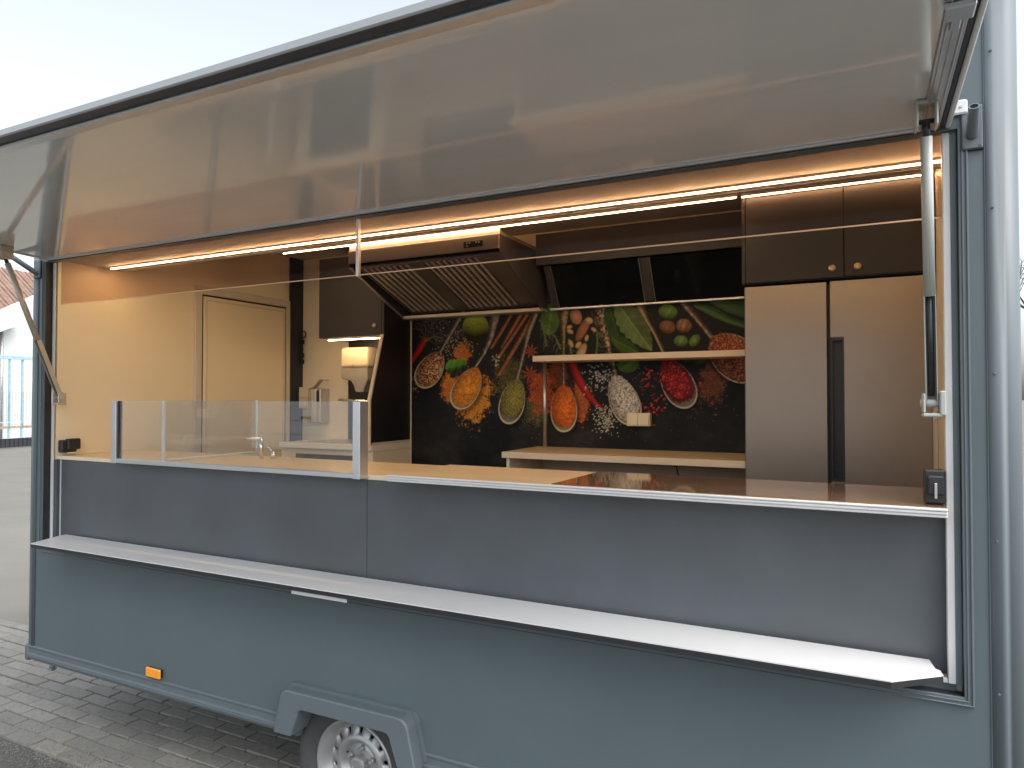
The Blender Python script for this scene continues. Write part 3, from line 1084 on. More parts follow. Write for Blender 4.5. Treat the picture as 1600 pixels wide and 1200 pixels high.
    def handle(pts, wid, ornate=0.0, col=METAL):
        d, s_, al = line(pts, wid)
        sh = .22 + 1.15 * np.clip(1 - 1.15 * np.abs(s_ + .35), 0, 1) ** 1.3 + .3 * (n_fine - .5)
        if ornate:
            sh = sh * (1 - ornate + 2 * ornate * np.clip((vnoise(3.2, 3.2, 77, 2) - .35) * 2.2, 0, 1))
        over(sm(d + 1.6, 2.2) * .35, (.004, .004, .005))
        over(sm(d), col * sh[..., None])

    def spoon(cx, cy_, a, b, ang, content, fill=.80, shift=-.10, egg=0.12):
        rr, p, q = ell(cx, cy_, a, b, ang, egg)
        r2, _, _ = ell(cx + 3, cy_ + 4, a * 1.05, b * 1.08, ang, egg)
        over(np.clip((1.15 - r2) * 4, 0, 1) * .6, (.003, .003, .004))
        over(sm((rr - 1) * b), METAL * (.75 + .5 * p)[..., None].clip(.3, 1.6))
        bowl = np.array((.34, .29, .22)) * (.10 + 1.1 * np.clip(p - .45, 0, 1) + .15 * n_fine)[..., None]
        over(sm((rr - .93) * b), bowl)
        # rim highlight
        over(sm(np.abs(rr - .97) * b - .55, .5) * .9, np.array((.58, .50, .38)) * (.65 + .5 * n_f2 + .35 * p)[..., None])
        r3 = np.sqrt(((p - shift) / (fill + .10)) ** 2 + (q / (1 + egg * p).clip(.3) / .935) ** 2)
        m = sm((r3 - 1 + (n_f2 - .5) * .16) * b)
        over(m, content * (.70 + .55 * np.clip(1.1 - r3, 0, 1) - .22 * q)[..., None])

    # --- fine dry roots and twigs, top left
    for k in range(70):
        x_, y_ = rng.uniform(640, 716), rng.uniform(492, 532)
        a_ = rng.uniform(-.6, .8); pts = [(x_, y_)]
        for _ in range(4):
            a_ += rng.uniform(-.7, .7); pts.append((pts[-1][0] + 6 * math.cos(a_), pts[-1][1] + 6 * math.sin(a_)))
        stroke(pts, [.35] * 5, (.13, .12, .115), .55 if x_ < 690 else .35)
    # --- scattered seeds
    SEED = [(.30, .20, .10), (.36, .27, .15), (.22, .11, .05), (.40, .33, .22)]
    dots(716, 545, 26, 30, 150, .5, 1.1, SEED)
    dots(706, 532, 26, 26, 60, .5, 1.2, SEED)
    dots(648, 600, 10, 18, 26, .5, 1.4, [(.35, .12, .06), (.3, .22, .13)])
    # --- chilli
    d, s_, al = line([(663, 531), (655, 546), (646, 560), (637, 574)], [4.6, 4.4, 3.5, 2.6])
    over(sm(d), np.array((.46, .022, .018)) * (.40 + .6 * np.clip(1 - np.abs(s_ - .3), 0, 1))[..., None])
    d, _, _ = line([(665, 532), (671, 529), (678, 526), (686, 527)], [2.2, 1.3, .8, .6])
    over(sm(d), (.10, .13, .045))
    # --- orange and yellow powders behind spoons
    powder(723, 552, 12, 17, 10, (.50, .15, .025), .9, 1)
    powder(703, 608, 14, 25, -12, (.52, .17, .03), .95, 2)
    powder(744, 626, 22, 36, 18, (.58, .24, .03), .95, 3)
    powder(795, 590, 24, 30, 30, (.105, .095, .025), .6, 4)
    powder(838, 640, 20, 24, 0, (.12, .12, .03), .6, 5)
    powder(846, 612, 20, 36, 0, (.42, .085, .022), .85, 6)
    powder(872, 585, 13, 26, 12, (.26, .055, .02), .6, 7)
    powder(906, 626, 16, 34, 0, (.48, .12, .03), .9, 8)
    powder(1112, 600, 22, 32, 10, (.20, .065, .035), .75, 9)
    powder(1112, 570, 10, 18, 20, (.16, .06, .035), .5, 10)
    dots(835, 645, 26, 34, 160, .4, .9, [(.16, .17, .05), (.22, .21, .08), (.09, .10, .03)])
    dots(790, 585, 26, 26, 110, .4, .9, [(.16, .16, .06), (.24, .2, .11)])
    # --- lime
    rr, p, q = ell(743, 512, 20.5, 22, 0)
    lit = np.clip(1.1 - 1.15 * (q + .25) - .3 * np.abs(p), .05, 1.6)
    over(sm((rr - 1) * 20), np.array((.21, .25, .026)) * (lit * (.75 + .5 * n_mid) * (.8 + .4 * n_fine))[..., None])
    # --- cinnamon
    for pts, w_ in (([(768, 542), (783, 518), (799, 490)], 3.2), ([(785, 541), (800, 514), (817, 484)], 3.6), ([(779, 557), (800, 526), (824, 490)], 3.4), ([(780, 583), (806, 540), (834, 490)], 4.2)):
        d, s_, al = line(pts, [w_] * 3)
        over(sm(d + 1.2, 2) * .5, (.004, .003, .003))
        over(sm(d), np.array((.27, .105, .048)) * (.12 + 1.2 * np.clip(1 - np.abs(s_ + .3), 0, 1) * (.6 + .8 * vnoise(14, 3, 81, 2)))[..., None])
    # --- spoons 1-3
    handle([(688, 549), (700, 528), (712, 507), (722, 488)], [2.2, 2.3, 3.2, 4.6], .25)
    FL = [(.34, .12, .05), (.22, .06, .03), (.42, .27, .13), (.13, .035, .02), (.48, .36, .20)]
    spoon(672, 578, 31, 19.5, 122, cellpal(1.9, FL, 3), .86, -.05)
    rr, p, q = ell(711, 572, 17, 11, -18)
    over(sm((rr - 1 + .10 * np.sin(p * 5)) * 11), np.array((.085, .215, .022)) * (.25 + 1.1 * np.clip(.6 - q, 0, 1.2) + .35 * np.exp(-(q - .1 * p) ** 2 * 60) - .3 * np.clip(np.sin(p * 9 + q * 4), 0, 1))[..., None].clip(.1, 2))
    handle([(740, 577), (756, 552), (766, 528), (771, 505), (774, 484)], [2.4, 2.8, 4.6, 6.5, 9.5], .35)
    spoon(729, 607, 35, 20.5, 118, np.array((.64, .235, .030)) * (.30 + 1.25 * vnoise(2.4, 2.4, 21, 3) * (.55 + .9 * n_mid))[..., None], .84, -.08)
    dots(772, 560, 14, 12, 14, .8, 2.2, [(.38, .33, .22), (.28, .24, .15)])
    handle([(805, 598), (812, 575), (820, 543), (826, 517), (838, 486)], [4.0, 2.6, 2.6, 4.4, 4.6], .2)
    spoon(800.5, 628, 35, 19.5, 104, cellpal(1.6, [(.20, .17, .03), (.26, .23, .05), (.12, .10, .02), (.32, .28, .09)], 5), .74, -.20)
    # --- star anise
    for cx, cy_, rad in ((829, 548, 12), (828, 584, 14), (866, 574, 10)):
        for k in range(8):
            a_ = k * math.pi / 4 + .3
            d, s_, al = line([(cx + 2 * math.cos(a_), cy_ + 2 * math.sin(a_)), (cx + rad * .6 * math.cos(a_), cy_ + rad * .6 * math.sin(a_)), (cx + rad * math.cos(a_), cy_ + rad * math.sin(a_))], [1.0, 1.9, .3])
            over(sm(d, .5), np.array((.27, .060, .028)) * (.45 + .9 * np.clip(1 - np.abs(s_), 0, 1))[..., None])
    # --- leaves and rosemary, top middle
    rr, p, q = ell(860, 498, 15, 26, 8)
    over(sm((rr - 1 + (n_mid - .5) * .2) * 14), np.array((.085, .160, .036)) * (.45 + .8 * n_mid + .4 * np.exp(-p ** 2 * 90))[..., None])
    def sprig(pts, n, L):
        d, _, _ = line(pts, [1.0] * len(pts)); over(sm(d), (.17, .20, .075))
        for k in range(n):
            t_ = k / n * (len(pts) - 1); i = int(t_); fr = t_ - i
            x_ = pts[i][0] * (1 - fr) + pts[min(i + 1, len(pts) - 1)][0] * fr; y_ = pts[i][1] * (1 - fr) + pts[min(i + 1, len(pts) - 1)][1] * fr
            a_ = rng.uniform(.2, 1.1) * (1 if k % 2 else -1) + 1.3
            stroke([(x_, y_), (x_ + L * math.cos(a_) * .6, y_ + L * math.sin(a_) * .6), (x_ + L * math.cos(a_ * .9), y_ + L * math.sin(a_ * .8))], [.7, .7, .3], np.array((.085, .115, .050)) * rng.uniform(.5, 1.3), .85)
    sprig([(843, 500), (856, 515), (868, 527), (876, 545)], 16, 13)
    sprig([(848, 506), (851, 525), (854, 540)], 10, 11)
    sprig([(889, 530), (893, 552)], 6, 9)
    sprig([(933, 508), (934, 530), (932, 552)], 14, 12)
    handle([(880, 612), (880, 566), (880.5, 540), (880, 515), (880, 484)], [2.6, 2.2, 2.3, 4.5, 9.5], .3, np.array((.27, .19, .115)))
    # --- garlic and kernels
    for cx, cy_, a, b, an, cc in ((900, 494, 13, 9, 75, (.33, .17, .095)), (911, 514, 21, 7, 118, (.25, .105, .065)), (921, 501, 6, 5, 20, (.42, .28, .15)), (908, 551, 16, 6.5, 115, (.42, .29, .165)),
                                  (890, 511, 4.5, 3, -20, (.42, .28, .13)), (891, 518, 5.5, 3.4, 25, (.44, .28, .13)), (892, 537, 6.5, 3.6, 65, (.42, .28, .13)), (904, 539, 6, 4, -50, (.44, .29, .14)), (917, 528, 5.5, 3, -75, (.40, .26, .12)), (928, 515, 5, 3, 40, (.38, .25, .12))):
        rr, p, q = ell(cx, cy_, a, b, an)
        over(sm((rr - 1) * b), np.array(cc) * (.45 + .75 * np.clip(1 - rr * .8 - .3 * q, 0, 1) + .25 * vnoise(9, 2.5, 91, 2))[..., None])
    # --- spoon 4, paprika
    spoon(881, 639, 36, 20.5, 90, np.array((.60, .135, .016)) * (.32 + 1.25 * vnoise(2.2, 2.2, 23, 3) * (.55 + .9 * n_mid))[..., None], .82, -.10)
    # --- long chilli
    d, s_, al = line([(892, 564), (896, 575), (906, 597), (920, 620), (932, 632), (943, 639)], [5.0, 6.0, 6.4, 5.2, 3.4, 1.2])
    over(sm(d + 1.5, 2.5) * .5, (.004, .003, .003))
    over(sm(d), np.array((.46, .024, .020)) * (.35 + .75 * np.clip(1 - np.abs(s_ - .25) * .9, 0, 1))[..., None])
    # --- coarse salt
    SALT = [(.42, .40, .37), (.30, .29, .27), (.50, .48, .44)]
    dots(936, 588, 26, 26, 150, .6, 1.5, SALT)
    dots(946, 655, 18, 20, 190, .6, 1.5, [(.48, .44, .36), (.36, .33, .26)])
    dots(1004, 590, 22, 26, 70, .4, .9, [(.10, .11, .13), (.16, .15, .15)])
    handle([(963, 596), (957, 572), (950, 545), (942, 515), (936, 484)], [4.2, 4.2, 5.0, 9.5, 13.0], .75, np.array((.30, .22, .145)))
    spoon(975, 626, 40, 23, 68, np.array((.62, .57, .50)) * (-.05 + 1.7 * vnoise(2.0, 2.0, 29, 2)).clip(.12, 1.3)[..., None], .84, -.10)
    # --- big bay leaf and basil
    def leaf(ax, ay, bx, by, w_, col, veins=7):
        dx, dy = bx - ax, by - ay; L = math.hypot(dx, dy)
        p = ((u - ax) * dx + (v - ay) * dy) / L / L; q = (-(u - ax) * dy + (v - ay) * dx) / L
        half = w_ * np.sin(np.pi * np.clip(p, 0, 1) ** .85) ** .8 * (1 + .07 * np.sin(p * 46))
        m = sm(np.abs(q) - half) * (p > 0) * (p < 1)
        vein = np.exp(-(q / 1.0) ** 2) * 1.1 + np.clip(np.sin((p * veins - np.abs(q) / w_ * .9) * 2 * np.pi), .75, 1) * .9 - .68
        over(m, np.array(col) * (.55 + .4 * n_mid + vein * .55 + .16 * np.sign(q))[..., None].clip(.12, 2))
    leaf(950, 470, 975, 556, 15, (.030, .062, .020))
    leaf(963, 470, 1019, 548, 21, (.125, .180, .068))
    leaf(955, 528, 1000, 552, 10, (.055, .105, .022))
    rr, p, q = ell(982, 570, 17, 12, -12)
    over(sm((rr - 1) * 12), np.array((.070, .150, .028)) * (.5 + .6 * n_mid + .4 * np.exp(-(p * .5 + q) ** 2 * 20))[..., None])
    # --- pepper spoon
    handle([(1000, 474), (1010, 497), (1024, 522), (1036, 548), (1042, 566)], [7.5, 3.4, 2.8, 3.0, 3.2], .1, np.array((.30, .22, .12)))
    BER = [(.36, .020, .028), (.26, .012, .018), (.44, .045, .045)]
    rr, p, q = ell(1059, 600, 41, 24, 62)
    spoon(1059, 600, 41, 25, 62, np.array((.16, .012, .016)) * (.6 + .8 * n_f2)[..., None], .80, -.14)
    for _ in range(210):
        a_, ra = rng.uniform(0, 6.283), math.sqrt(rng.rand()) * .84
        pp, qq = ra * math.cos(a_) * 36 - 6, ra * math.sin(a_) * 21
        c_, s_ = math.cos(R(62)), math.sin(R(62))
        dots(1059 + pp * c_ - qq * s_, 600 + pp * s_ + qq * c_, .1, .1, 1, 1.6, 2.5, BER, hl=.9)
    dots(1016, 592, 18, 20, 26, 1.2, 2.2, BER, hl=.9)
    dots(1022, 632, 20, 24, 30, 1.4, 2.4, BER, hl=.9)
    dots(1106, 604, 14, 22, 9, 1.4, 2.4, BER, hl=.9)
    # --- brussels sprout, nutmegs, basil
    def ball(cx, cy_, a, b, an, col, st=0.0):
        rr, p, q = ell(cx, cy_, a, b, an)
        over(np.clip((1.25 - rr) * 3, 0, 1) * .35, (.004, .004, .005))
        sh = (.25 + .95 * np.clip(1 - .75 * rr - .35 * q, 0, 1.2)) * (1 + st * (np.sin(p * 8 + q * 3 + 3 * n_mid) * .5))
        over(sm((rr - 1 + (n_mid - .5) * .12) * b), np.array(col) * (sh * (.75 + .5 * n_fine))[..., None].clip(.05, 2))
    ball(1044, 487, 15, 11.5, 8, (.125, .205, .055), .25)
    ball(1043, 511, 13, 10.5, 15, (.22, .10, .055), .1)
    ball(1069, 509, 12, 11, 0, (.27, .135, .070), .5)
    ball(1064, 533, 11, 9, 0, (.120, .215, .060), .2)
    ball(1086, 532, 11, 7.5, -50, (.120, .220, .050), .15)
    ball(1095, 563, 16, 6, 0, (.055, .095, .030), .3)
    ball(1073, 562, 7, 5, 0, (.05, .10, .075), .3)
    ball(1120, 571, 8, 6, 0, (.05, .10, .075), .3)
    # --- green peppers, chilli flakes spoon
    d, s_, al = line([(1118, 466), (1140, 476), (1170, 486)], [10, 12, 12])
    over(sm(d), np.array((.045, .088, .036)) * (.5 + .7 * np.clip(1 - np.abs(s_ + .4), 0, 1))[..., None])
    d, s_, al = line([(1088, 477), (1104, 482), (1120, 490), (1140, 500), (1164, 508)], [3.2, 6.2, 7.0, 5.2, 4.2])
    over(sm(d), np.array((.060, .120, .042)) * (.45 + .8 * np.clip(1 - np.abs(s_ + .4), 0, 1))[..., None])
    handle([(1068, 472), (1090, 498), (1108, 520), (1121, 536)], [4.8, 4.2, 4.2, 5.2], .35, np.array((.27, .21, .155)))
    spoon(1149, 559, 46, 34, 40, cellpal(2.0, [(.26, .060, .030), (.18, .035, .018), (.34, .105, .05), (.42, .22, .12), (.22, .05, .024)], 8), .90, -.02, .05)
    dots(1118, 626, 44, 40, 60, .4, 1.0, [(.22, .10, .07), (.16, .15, .14)])
    dots(900, 660, 220, 44, 120, .3, .7, [(.10, .09, .08), (.15, .13, .1)], gauss=False)
    img = np.clip(img, 0, 1)

    me = bpy.data.meshes.new('mural_print')
    nv = NX * NZ
    co = np.empty((NZ, NX, 3))
    co[..., 0] = X + .0; co[..., 1] = Y; co[..., 2] = Z
    org = np.array((-1.58, Y, 1.16))
    co -= org
    me.vertices.add(nv)
    me.vertices.foreach_set('co', co.ravel())
    j, i = np.meshgrid(np.arange(NX - 1), np.arange(NZ - 1))
    a = (i * NX + j).ravel()
    quads = np.stack([a, a + 1, a + NX + 1, a + NX], 1)
    nf = len(quads)
    me.loops.add(nf * 4)
    me.loops.foreach_set('vertex_index', quads.ravel())
    me.polygons.add(nf)
    me.polygons.foreach_set('loop_start', np.arange(nf) * 4)
    me.polygons.foreach_set('loop_total', np.full(nf, 4))
    me.update()
    at = me.color_attributes.new('print', 'FLOAT_COLOR', 'POINT')
    rgba = np.ones((nv, 4))
    rgba[:, :3] = img.reshape(-1, 3)
    at.data.foreach_set('color', rgba.ravel())
    m = bpy.data.materials.new('printed_splashback')
    m.use_nodes = True
    p = m.node_tree.nodes['Principled BSDF']
    ca_ = m.node_tree.nodes.new('ShaderNodeAttribute')
    ca_.attribute_name = 'print'
    hs_ = m.node_tree.nodes.new('ShaderNodeHueSaturation')
    hs_.inputs['Value'].default_value = MURAL_V
    hs_.inputs['Saturation'].default_value = 1.0
    m.node_tree.links.new(ca_.outputs['Color'], hs_.inputs['Color'])
    m.node_tree.links.new(hs_.outputs[0], p.inputs['Base Color'])
    p.inputs['Roughness'].default_value = 0.45
    p.inputs['Specular IOR Level'].default_value = 0.12
    me.materials.append(m)
    t = thing('mural', 'printed splashback with spoons of spices, leaves and chillies on black', 'mural', tuple(org))
    o = bpy.data.objects.new('print', me)
    COL.objects.link(o)
    o.parent = t
    ROOT[o] = Vector(org)
    bpart('backing_panel', BLACKPANEL, t, x0, x1, Y + .001, YB - .0005, 1.0, z1)
    bpart('edge_profile', CREAMD, t, x0 - .0115, x0 - .0005, Y - .004, YB - .0005, 1.0, z1, bev=.001)


MURAL_V = 1.0
mural()

# ================================================================== extractor hood
HX0, HX1 = -2.700, -1.690
t = thing('extractor_hood', 'steel extractor hood with slanted slotted filters over the mural', 'hood', (-2.2, 1.5, 2.26))
fas = bpart('fascia', HOODMID, t, HX0, HX1, 1.140, 1.152, 2.513, 2.591, bev=.002)
bpart('top_flange', HOODSTEEL, t, HX0, HX1, 1.150, 1.160, 2.5915, 2.6205, bev=.001)
screws(t, [(x, 1.150, 2.604) for x in (-2.62, -2.4, -2.16, -1.93, -1.74)], .004, ZINC)
bpart('top_box', HOODSTEEL, t, HX0 + .002, HX1 - .002, 1.1605, 1.79, 2.56, 2.612)
sw = bpart('switch_panel', BLACKPLASTIC, t, -1.905, -1.785, 1.1365, 1.1398, 2.532, 2.566, bev=.001)
for x in (-1.882, -1.866, -1.824, -1.808):
    for z in (2.556,) if x != -1.882 else (2.556, 2.541):
        bm = bmesh.new()
        tube(bm, (x, 1.1364, z), (x, 1.1335, z), .0042, n=10)
        part('switch_button', bm, WHITE, sw)
# slanted underside: plane from (y 1.16, z 2.50) to (y 1.735, z 2.275)
ya, za, yb, zb = 1.165, 2.502, 1.735, 2.285
L = math.hypot(yb - ya, zb - za)
dvec = Vector((0, (yb - ya) / L, (zb - za) / L))
nvec = Vector((0, (zb - za) / L, -(yb - ya) / L))       # pointing down and to the front


def hood_box(bm, x0, x1, s0, s1, n0, n1, bev=0):
    """box on the slanted plane: s along the slope, n out of it"""
    b2 = bmesh.new()
    box(b2, x0, x1, s0, s1, n0, n1, bev=bev)
    for v in b2.verts:
        x, s, n = v.co
        v.co = Vector((x, ya, za)) + dvec * s + nvec * n
    me = bpy.data.meshes.new('tmp')
    bmesh.ops.recalc_face_normals(b2, faces=b2.faces)
    b2.to_mesh(me); b2.free()
    bm.from_mesh(me)
    bpy.data.meshes.remove(me)


bm = bmesh.new()
hood_box(bm, HX0 + .055, -2.635, .0, L, -.004, .012, .002)
hood_box(bm, -2.290, -2.200, .0, L, -.004, .0105, .002)
hood_box(bm, -1.835, HX1 - .004, .0, L, -.004, .0115, .002)
hood_box(bm, -2.634, -2.2905, .0, .022, -.004, .011, .002)
hood_box(bm, -2.1995, -1.8355, .0, .022, -.004, .011, .002)
hood_box(bm, -2.634, -2.2905, L - .04, L, -.004, .011, .002)
hood_box(bm, -2.1995, -1.8355, L - .04, L, -.004, .011, .002)
part('filter_frame', bm, HOODDARK, t)
bm = bmesh.new()
hood_box(bm, -2.634, -1.836, .01, L - .01, -.030, -.016)
part('filter_back', bm, BLACKPANEL, t)
def baffles(x0, x1, n):
    pitch = (x1 - x0) / n
    for k in range(n):
        bm = bmesh.new()
        xa = x0 + k * pitch + .010
        hood_box(bm, xa, xa + pitch * .50, .018, L - .030, -.010, .0150, .005)
        part('baffle', bm, HOODSTEEL, t)
baffles(-2.632, -2.292, 8)
baffles(-2.198, -1.838, 9)
for x in (HX0, HX1 - .004):
    bm = bmesh.new()
    prism(bm, [(1.152, 2.591), (1.152, 2.500), (1.70, 2.245), (1.79, 2.245), (1.79, 2.591)], 'x', x + .0003, x + .0037)
    part('side_plate', bm, DARKFRONT, t)
bm = bmesh.new()
prism(bm, [(1.148, 2.492), (1.160, 2.492), (1.72, 2.238), (1.708, 2.236)], 'x', HX0 - .004, HX0 + .012)
part('side_lip', bm, HOODSTEEL, t)
bpart('grease_channel', HOODSTEEL, t, HX0 + .004, HX1, 1.700, 1.7995, 2.240, 2.262, bev=.003)
bpart('channel_edge', WOODEDGE, t, HX0 + .004, HX1, 1.694, 1.6995, 2.243, 2.262, bev=.001)

# ================================================================== black overhead unit right of the hood
t = thing('overhead_unit', 'dark overhead unit with two slanted black glass flaps beside the hood', 'cabinet', (-1.1, 1.7, 2.25))
bpart('fascia', DARKFRONT, t, -1.686, -.475, 1.605, 1.622, 2.498, 2.682, bev=.0015)
bpart('carcass', BLACKPANEL, t, -1.684, -.477, 1.7605, YB - .001, 2.312, 2.660)
bm = bmesh.new()
box(bm, -1.684, -.477, 1.6225, 1.76, 2.64, 2.66)
part('top_board', bm, BLACKPANEL, t)
def slant(name, m, x0, x1, off=0.0, thick=.006, s0=0.0, s1=1.0):
    bm = bmesh.new()
    a, b = Vector((0, 1.628, 2.492)), Vector((0, 1.762, 2.268))
    d = b - a
    n = Vector((0, d.z, -d.y)).normalized()
    vs = []
    for x in (x0, x1):
        for s in (s0, s1):
            for q in (off, off - thick):
                vs.append(bm.verts.new(Vector((x, 0, 0)) + a + d * s + n * q))
    bmesh.ops.convex_hull(bm, input=vs)
    return part(name, bm, m, t)
g1 = slant('glass_flap', BLACKGLASS, -1.597, -1.072, .004)
g2 = slant('glass_flap', BLACKGLASS, -1.010, -.482, .004)
slant('divider', DARKFRONT, -1.0705, -1.0115, -.006)
slant('divider', DARKFRONT, -1.650, -1.5985, -.006)
for x in (-1.600, -1.0725, -1.0105):
    slant('flap_edge', ALU, x, x + .0022, .008, .012)
bpart('lower_trim', ALU, t, -1.662, -.475, 1.755, 1.793, 2.250, 2.2605, bev=.001)

# ================================================================== fridge and its cabinets
t = thing('fridge', 'tall steel two-door fridge with black recessed grip at the right', 'fridge', (-.08, 1.5, .5))
bpart('body', BLACKPANEL, t, -.462, .303, 1.292, 1.795, .51, 2.228)
d1 = bpart('door', FRIDGE, t, -.460, -.110, 1.250, 1.290, .56, 2.232, bev=.004)
bm = bmesh.new()
prism(bm, [(-.098, .56), (.285, .56), (.285, 2.232), (-.098, 2.232), (-.098, 1.985), (-.044, 1.985), (-.044, 1.352), (-.098, 1.352)], 'y', 1.246, 1.290)
bmesh.ops.bevel(bm, geom=[e for e in bm.edges if abs(e.verts[0].co.y - 1.246) < 1e-4 and abs(e.verts[1].co.y - 1.246) < 1e-4], offset=.003, segments=2, affect='EDGES')
d2 = part('door', bm, FRIDGE, t)
rec = bpart('grip_recess', BLACKPLASTIC, d2, -.0975, -.0448, 1.276, 1.290, 1.353, 1.984)
bm = bmesh.new()
box(bm, -.0975, -.0905, 1.2455, 1.2755, 1.353, 1.984)
box(bm, -.053, -.0448, 1.2455, 1.2755, 1.353, 1.984)
box(bm, -.0903, -.0532, 1.2455, 1.2755, 1.970, 1.984)
box(bm, -.0903, -.0532, 1.2455, 1.2755, 1.353, 1.367)
part('grip_frame', bm, BLACKPLASTIC, d2)
bpart('filler_strip', CREAMD, t, .2862, .3035, 1.252, 1.290, .56, 2.232)
bpart('door_gap', DARKSEAL, t, -.1098, -.0985, 1.270, 1.2905, .56, 2.225)
t = thing('fridge_cabinet', 'pair of anthracite cupboard doors with brass knobs above the fridge', 'cabinet', (-.08, 1.5, 2.245))
bpart('carcass', DARKFRONT, t, -.470, .303, 1.272, 1.795, 2.246, 2.665)
for x0, x1, kx in ((-.452, -.0435, -.088), (-.0385, .300, .012)):
    d = bpart('door', DARKFRONT, t, x0, x1, 1.250, 1.2715, 2.250, 2.6445, bev=.0015)
    bm = bmesh.new()
    lathe(bm, [(.0, -.022), (.010, -.022), (.0145, -.019), (.0155, -.014), (.0125, -.009), (.006, -.006), (.006, 0)], (kx, 1.250, 2.288), 'y', 20)
    part('knob', bm, BRASS, d, smooth=True)
bpart('edge_panel', DARKFRONT, t, -.470, -.4545, 1.250, 1.2715, 2.246, 2.665)

# ================================================================== back worktop, shelf, socket
t = thing('back_worktop', 'pale wooden worktop against the mural left of the fridge', 'worktop', (-1.1, 1.5, .5))
bpart('top', WOOD, t, -1.755, -.466, 1.3105, 1.790, 1.386, 1.420, bev=.002)
bpart('front_edge', WOODEDGE, t, -1.755, -.466, 1.300, 1.3102, 1.3862, 1.4198, bev=.0015)
bpart('side_panel', WOODEDGE, t, -1.735, -1.716, 1.32, 1.785, .505, 1.3855)
bpart('back_panel', CREAMD, t, -1.7155, -.47, 1.765, 1.785, .505, 1.3855)
bm = bmesh.new()
tube(bm, (-.86, 1.60, 1.386), (-.86, 1.60, 1.35), .012, n=10)
pathtube(bm, [(-.86, 1.60, 1.355), (-.855, 1.62, 1.30), (-.84, 1.66, 1.22)], .004)
part('gas_cock', bm, BLACKPLASTIC, t)
bm = bmesh.new()
pathtube(bm, [(-1.38 + .025 * math.cos(a), 1.762, 1.362 + .025 * math.sin(a)) for a in [i * .35 for i in range(11)]], .005)
part('cable_loop', bm, BLACKPLASTIC, t)
t = thing('wall_shelf', 'narrow pale shelf across the mural with a thin steel post', 'shelf', (-1.1, 1.7, 1.43))
bpart('board', WOODEDGE, t, -1.705, -.466, 1.600, 1.792, 1.931, 1.965, bev=.002)
bm = bmesh.new()
tube(bm, (-1.682, 1.73, 1.4205), (-1.682, 1.73, 1.9305), .012, n=16)
part('post', bm, STEEL, t)
t = thing('power_socket', 'cream double power socket with flaps on the mural', 'socket', (-1.11, 1.78, 1.6))
bpart('housing', CREAMPLASTIC, t, -1.180, -1.044, 1.752, 1.7935, 1.556, 1.631, bev=.003)
for x in (-1.174, -1.110):
    bpart('flap_cover', CREAMPLASTIC, t, x, x + .060, 1.744, 1.7515, 1.562, 1.625, bev=.002)

# ================================================================== hand-wash corner
t = thing('wash_cabinet', 'cream hand-wash base cabinet with black door at the back left', 'cabinet', (-3.1, 1.6, .5))
bpart('top', WALLWHITE, t, -3.47, -2.7005, 1.365, 1.795, 1.386, 1.420, bev=.002)
bpart('carcass', CREAM, t, -3.465, -2.703, 1.385, 1.795, .505, 1.3855, bev=.001)
d = bpart('door', BLACKGLASS, t, -3.33, -2.835, 1.372, 1.3845, .53, 1.350, bev=.002)
bm = bmesh.new()
lathe(bm, [(.0, -.020), (.010, -.020), (.013, -.015), (.006, -.006), (.006, 0)], (-3.29, 1.372, 1.31), 'y', 16)
part('knob', bm, BRASS, d, smooth=True)
bpart('side_seam', CREAMD, t, -2.7028, -2.6995, 1.39, 1.79, 1.376, 1.380)
bm = bmesh.new()
box(bm, -3.30, -2.90, 1.45, 1.74, 1.4202, 1.426, bev=.002)
part('basin_rim', bm, STEEL, t)
t = thing('partition', 'tall black partition with a slanted pale front edge beside the mural', 'partition', (-2.71, 1.6, 1.42))
pp = [(1.795, 1.4205), (1.795, 2.715), (1.502, 2.715), (1.502, 2.125), (1.372, 1.70), (1.372, 1.4205)]
bm = bmesh.new()
prism(bm, pp, 'x', -2.728, -2.7085)
part('panel', bm, BLACKPANEL, t)
bm = bmesh.new()
prism(bm, [(1.5015, 2.125), (1.490, 2.125), (1.360, 1.702), (1.3715, 1.700)], 'x', -2.729, -2.7075)
prism(bm, [(1.3715, 1.6995), (1.360, 1.7015), (1.360, 1.4207), (1.3715, 1.4207)], 'x', -2.729, -2.7075)
part('edge_band', bm, WOODEDGE, t)
bpart('foot_trim', CREAMD, t, -2.7083, -2.702, 1.38, 1.79, 1.4207, 1.436)
t = thing('small_wall_cabinet', 'single dark wall cupboard with lit underside above the wash basin', 'cabinet', (-3.0, 1.65, 2.118))
bpart('carcass', DARKFRONT, t, -3.25, -2.7295, 1.522, 1.797, 2.120, 2.655)
d = bpart('door', DARKFRONT, t, -3.25, -2.7305, 1.500, 1.5215, 2.119, 2.655, bev=.0015)
bm = bmesh.new()
lathe(bm, [(.0, -.020), (.009, -.020), (.0135, -.016), (.013, -.010), (.006, -.006), (.006, 0)], (-2.775, 1.500, 2.185), 'y', 16)
part('knob', bm, STEEL, d, smooth=True)
t = thing('dark_wall_panel', 'black wall panel behind the paper towel dispenser', 'panel', (-2.98, 1.79, 1.42))
bpart('sheet', BLACKPANEL, t, -3.235, -2.7295, 1.788, YB - .0006, 1.4205, 2.119)
bpart('edge_profile', WALLWHITE, t, -3.268, -3.2355, 1.785, YB - .0006, 1.4205, 2.119, bev=.001)
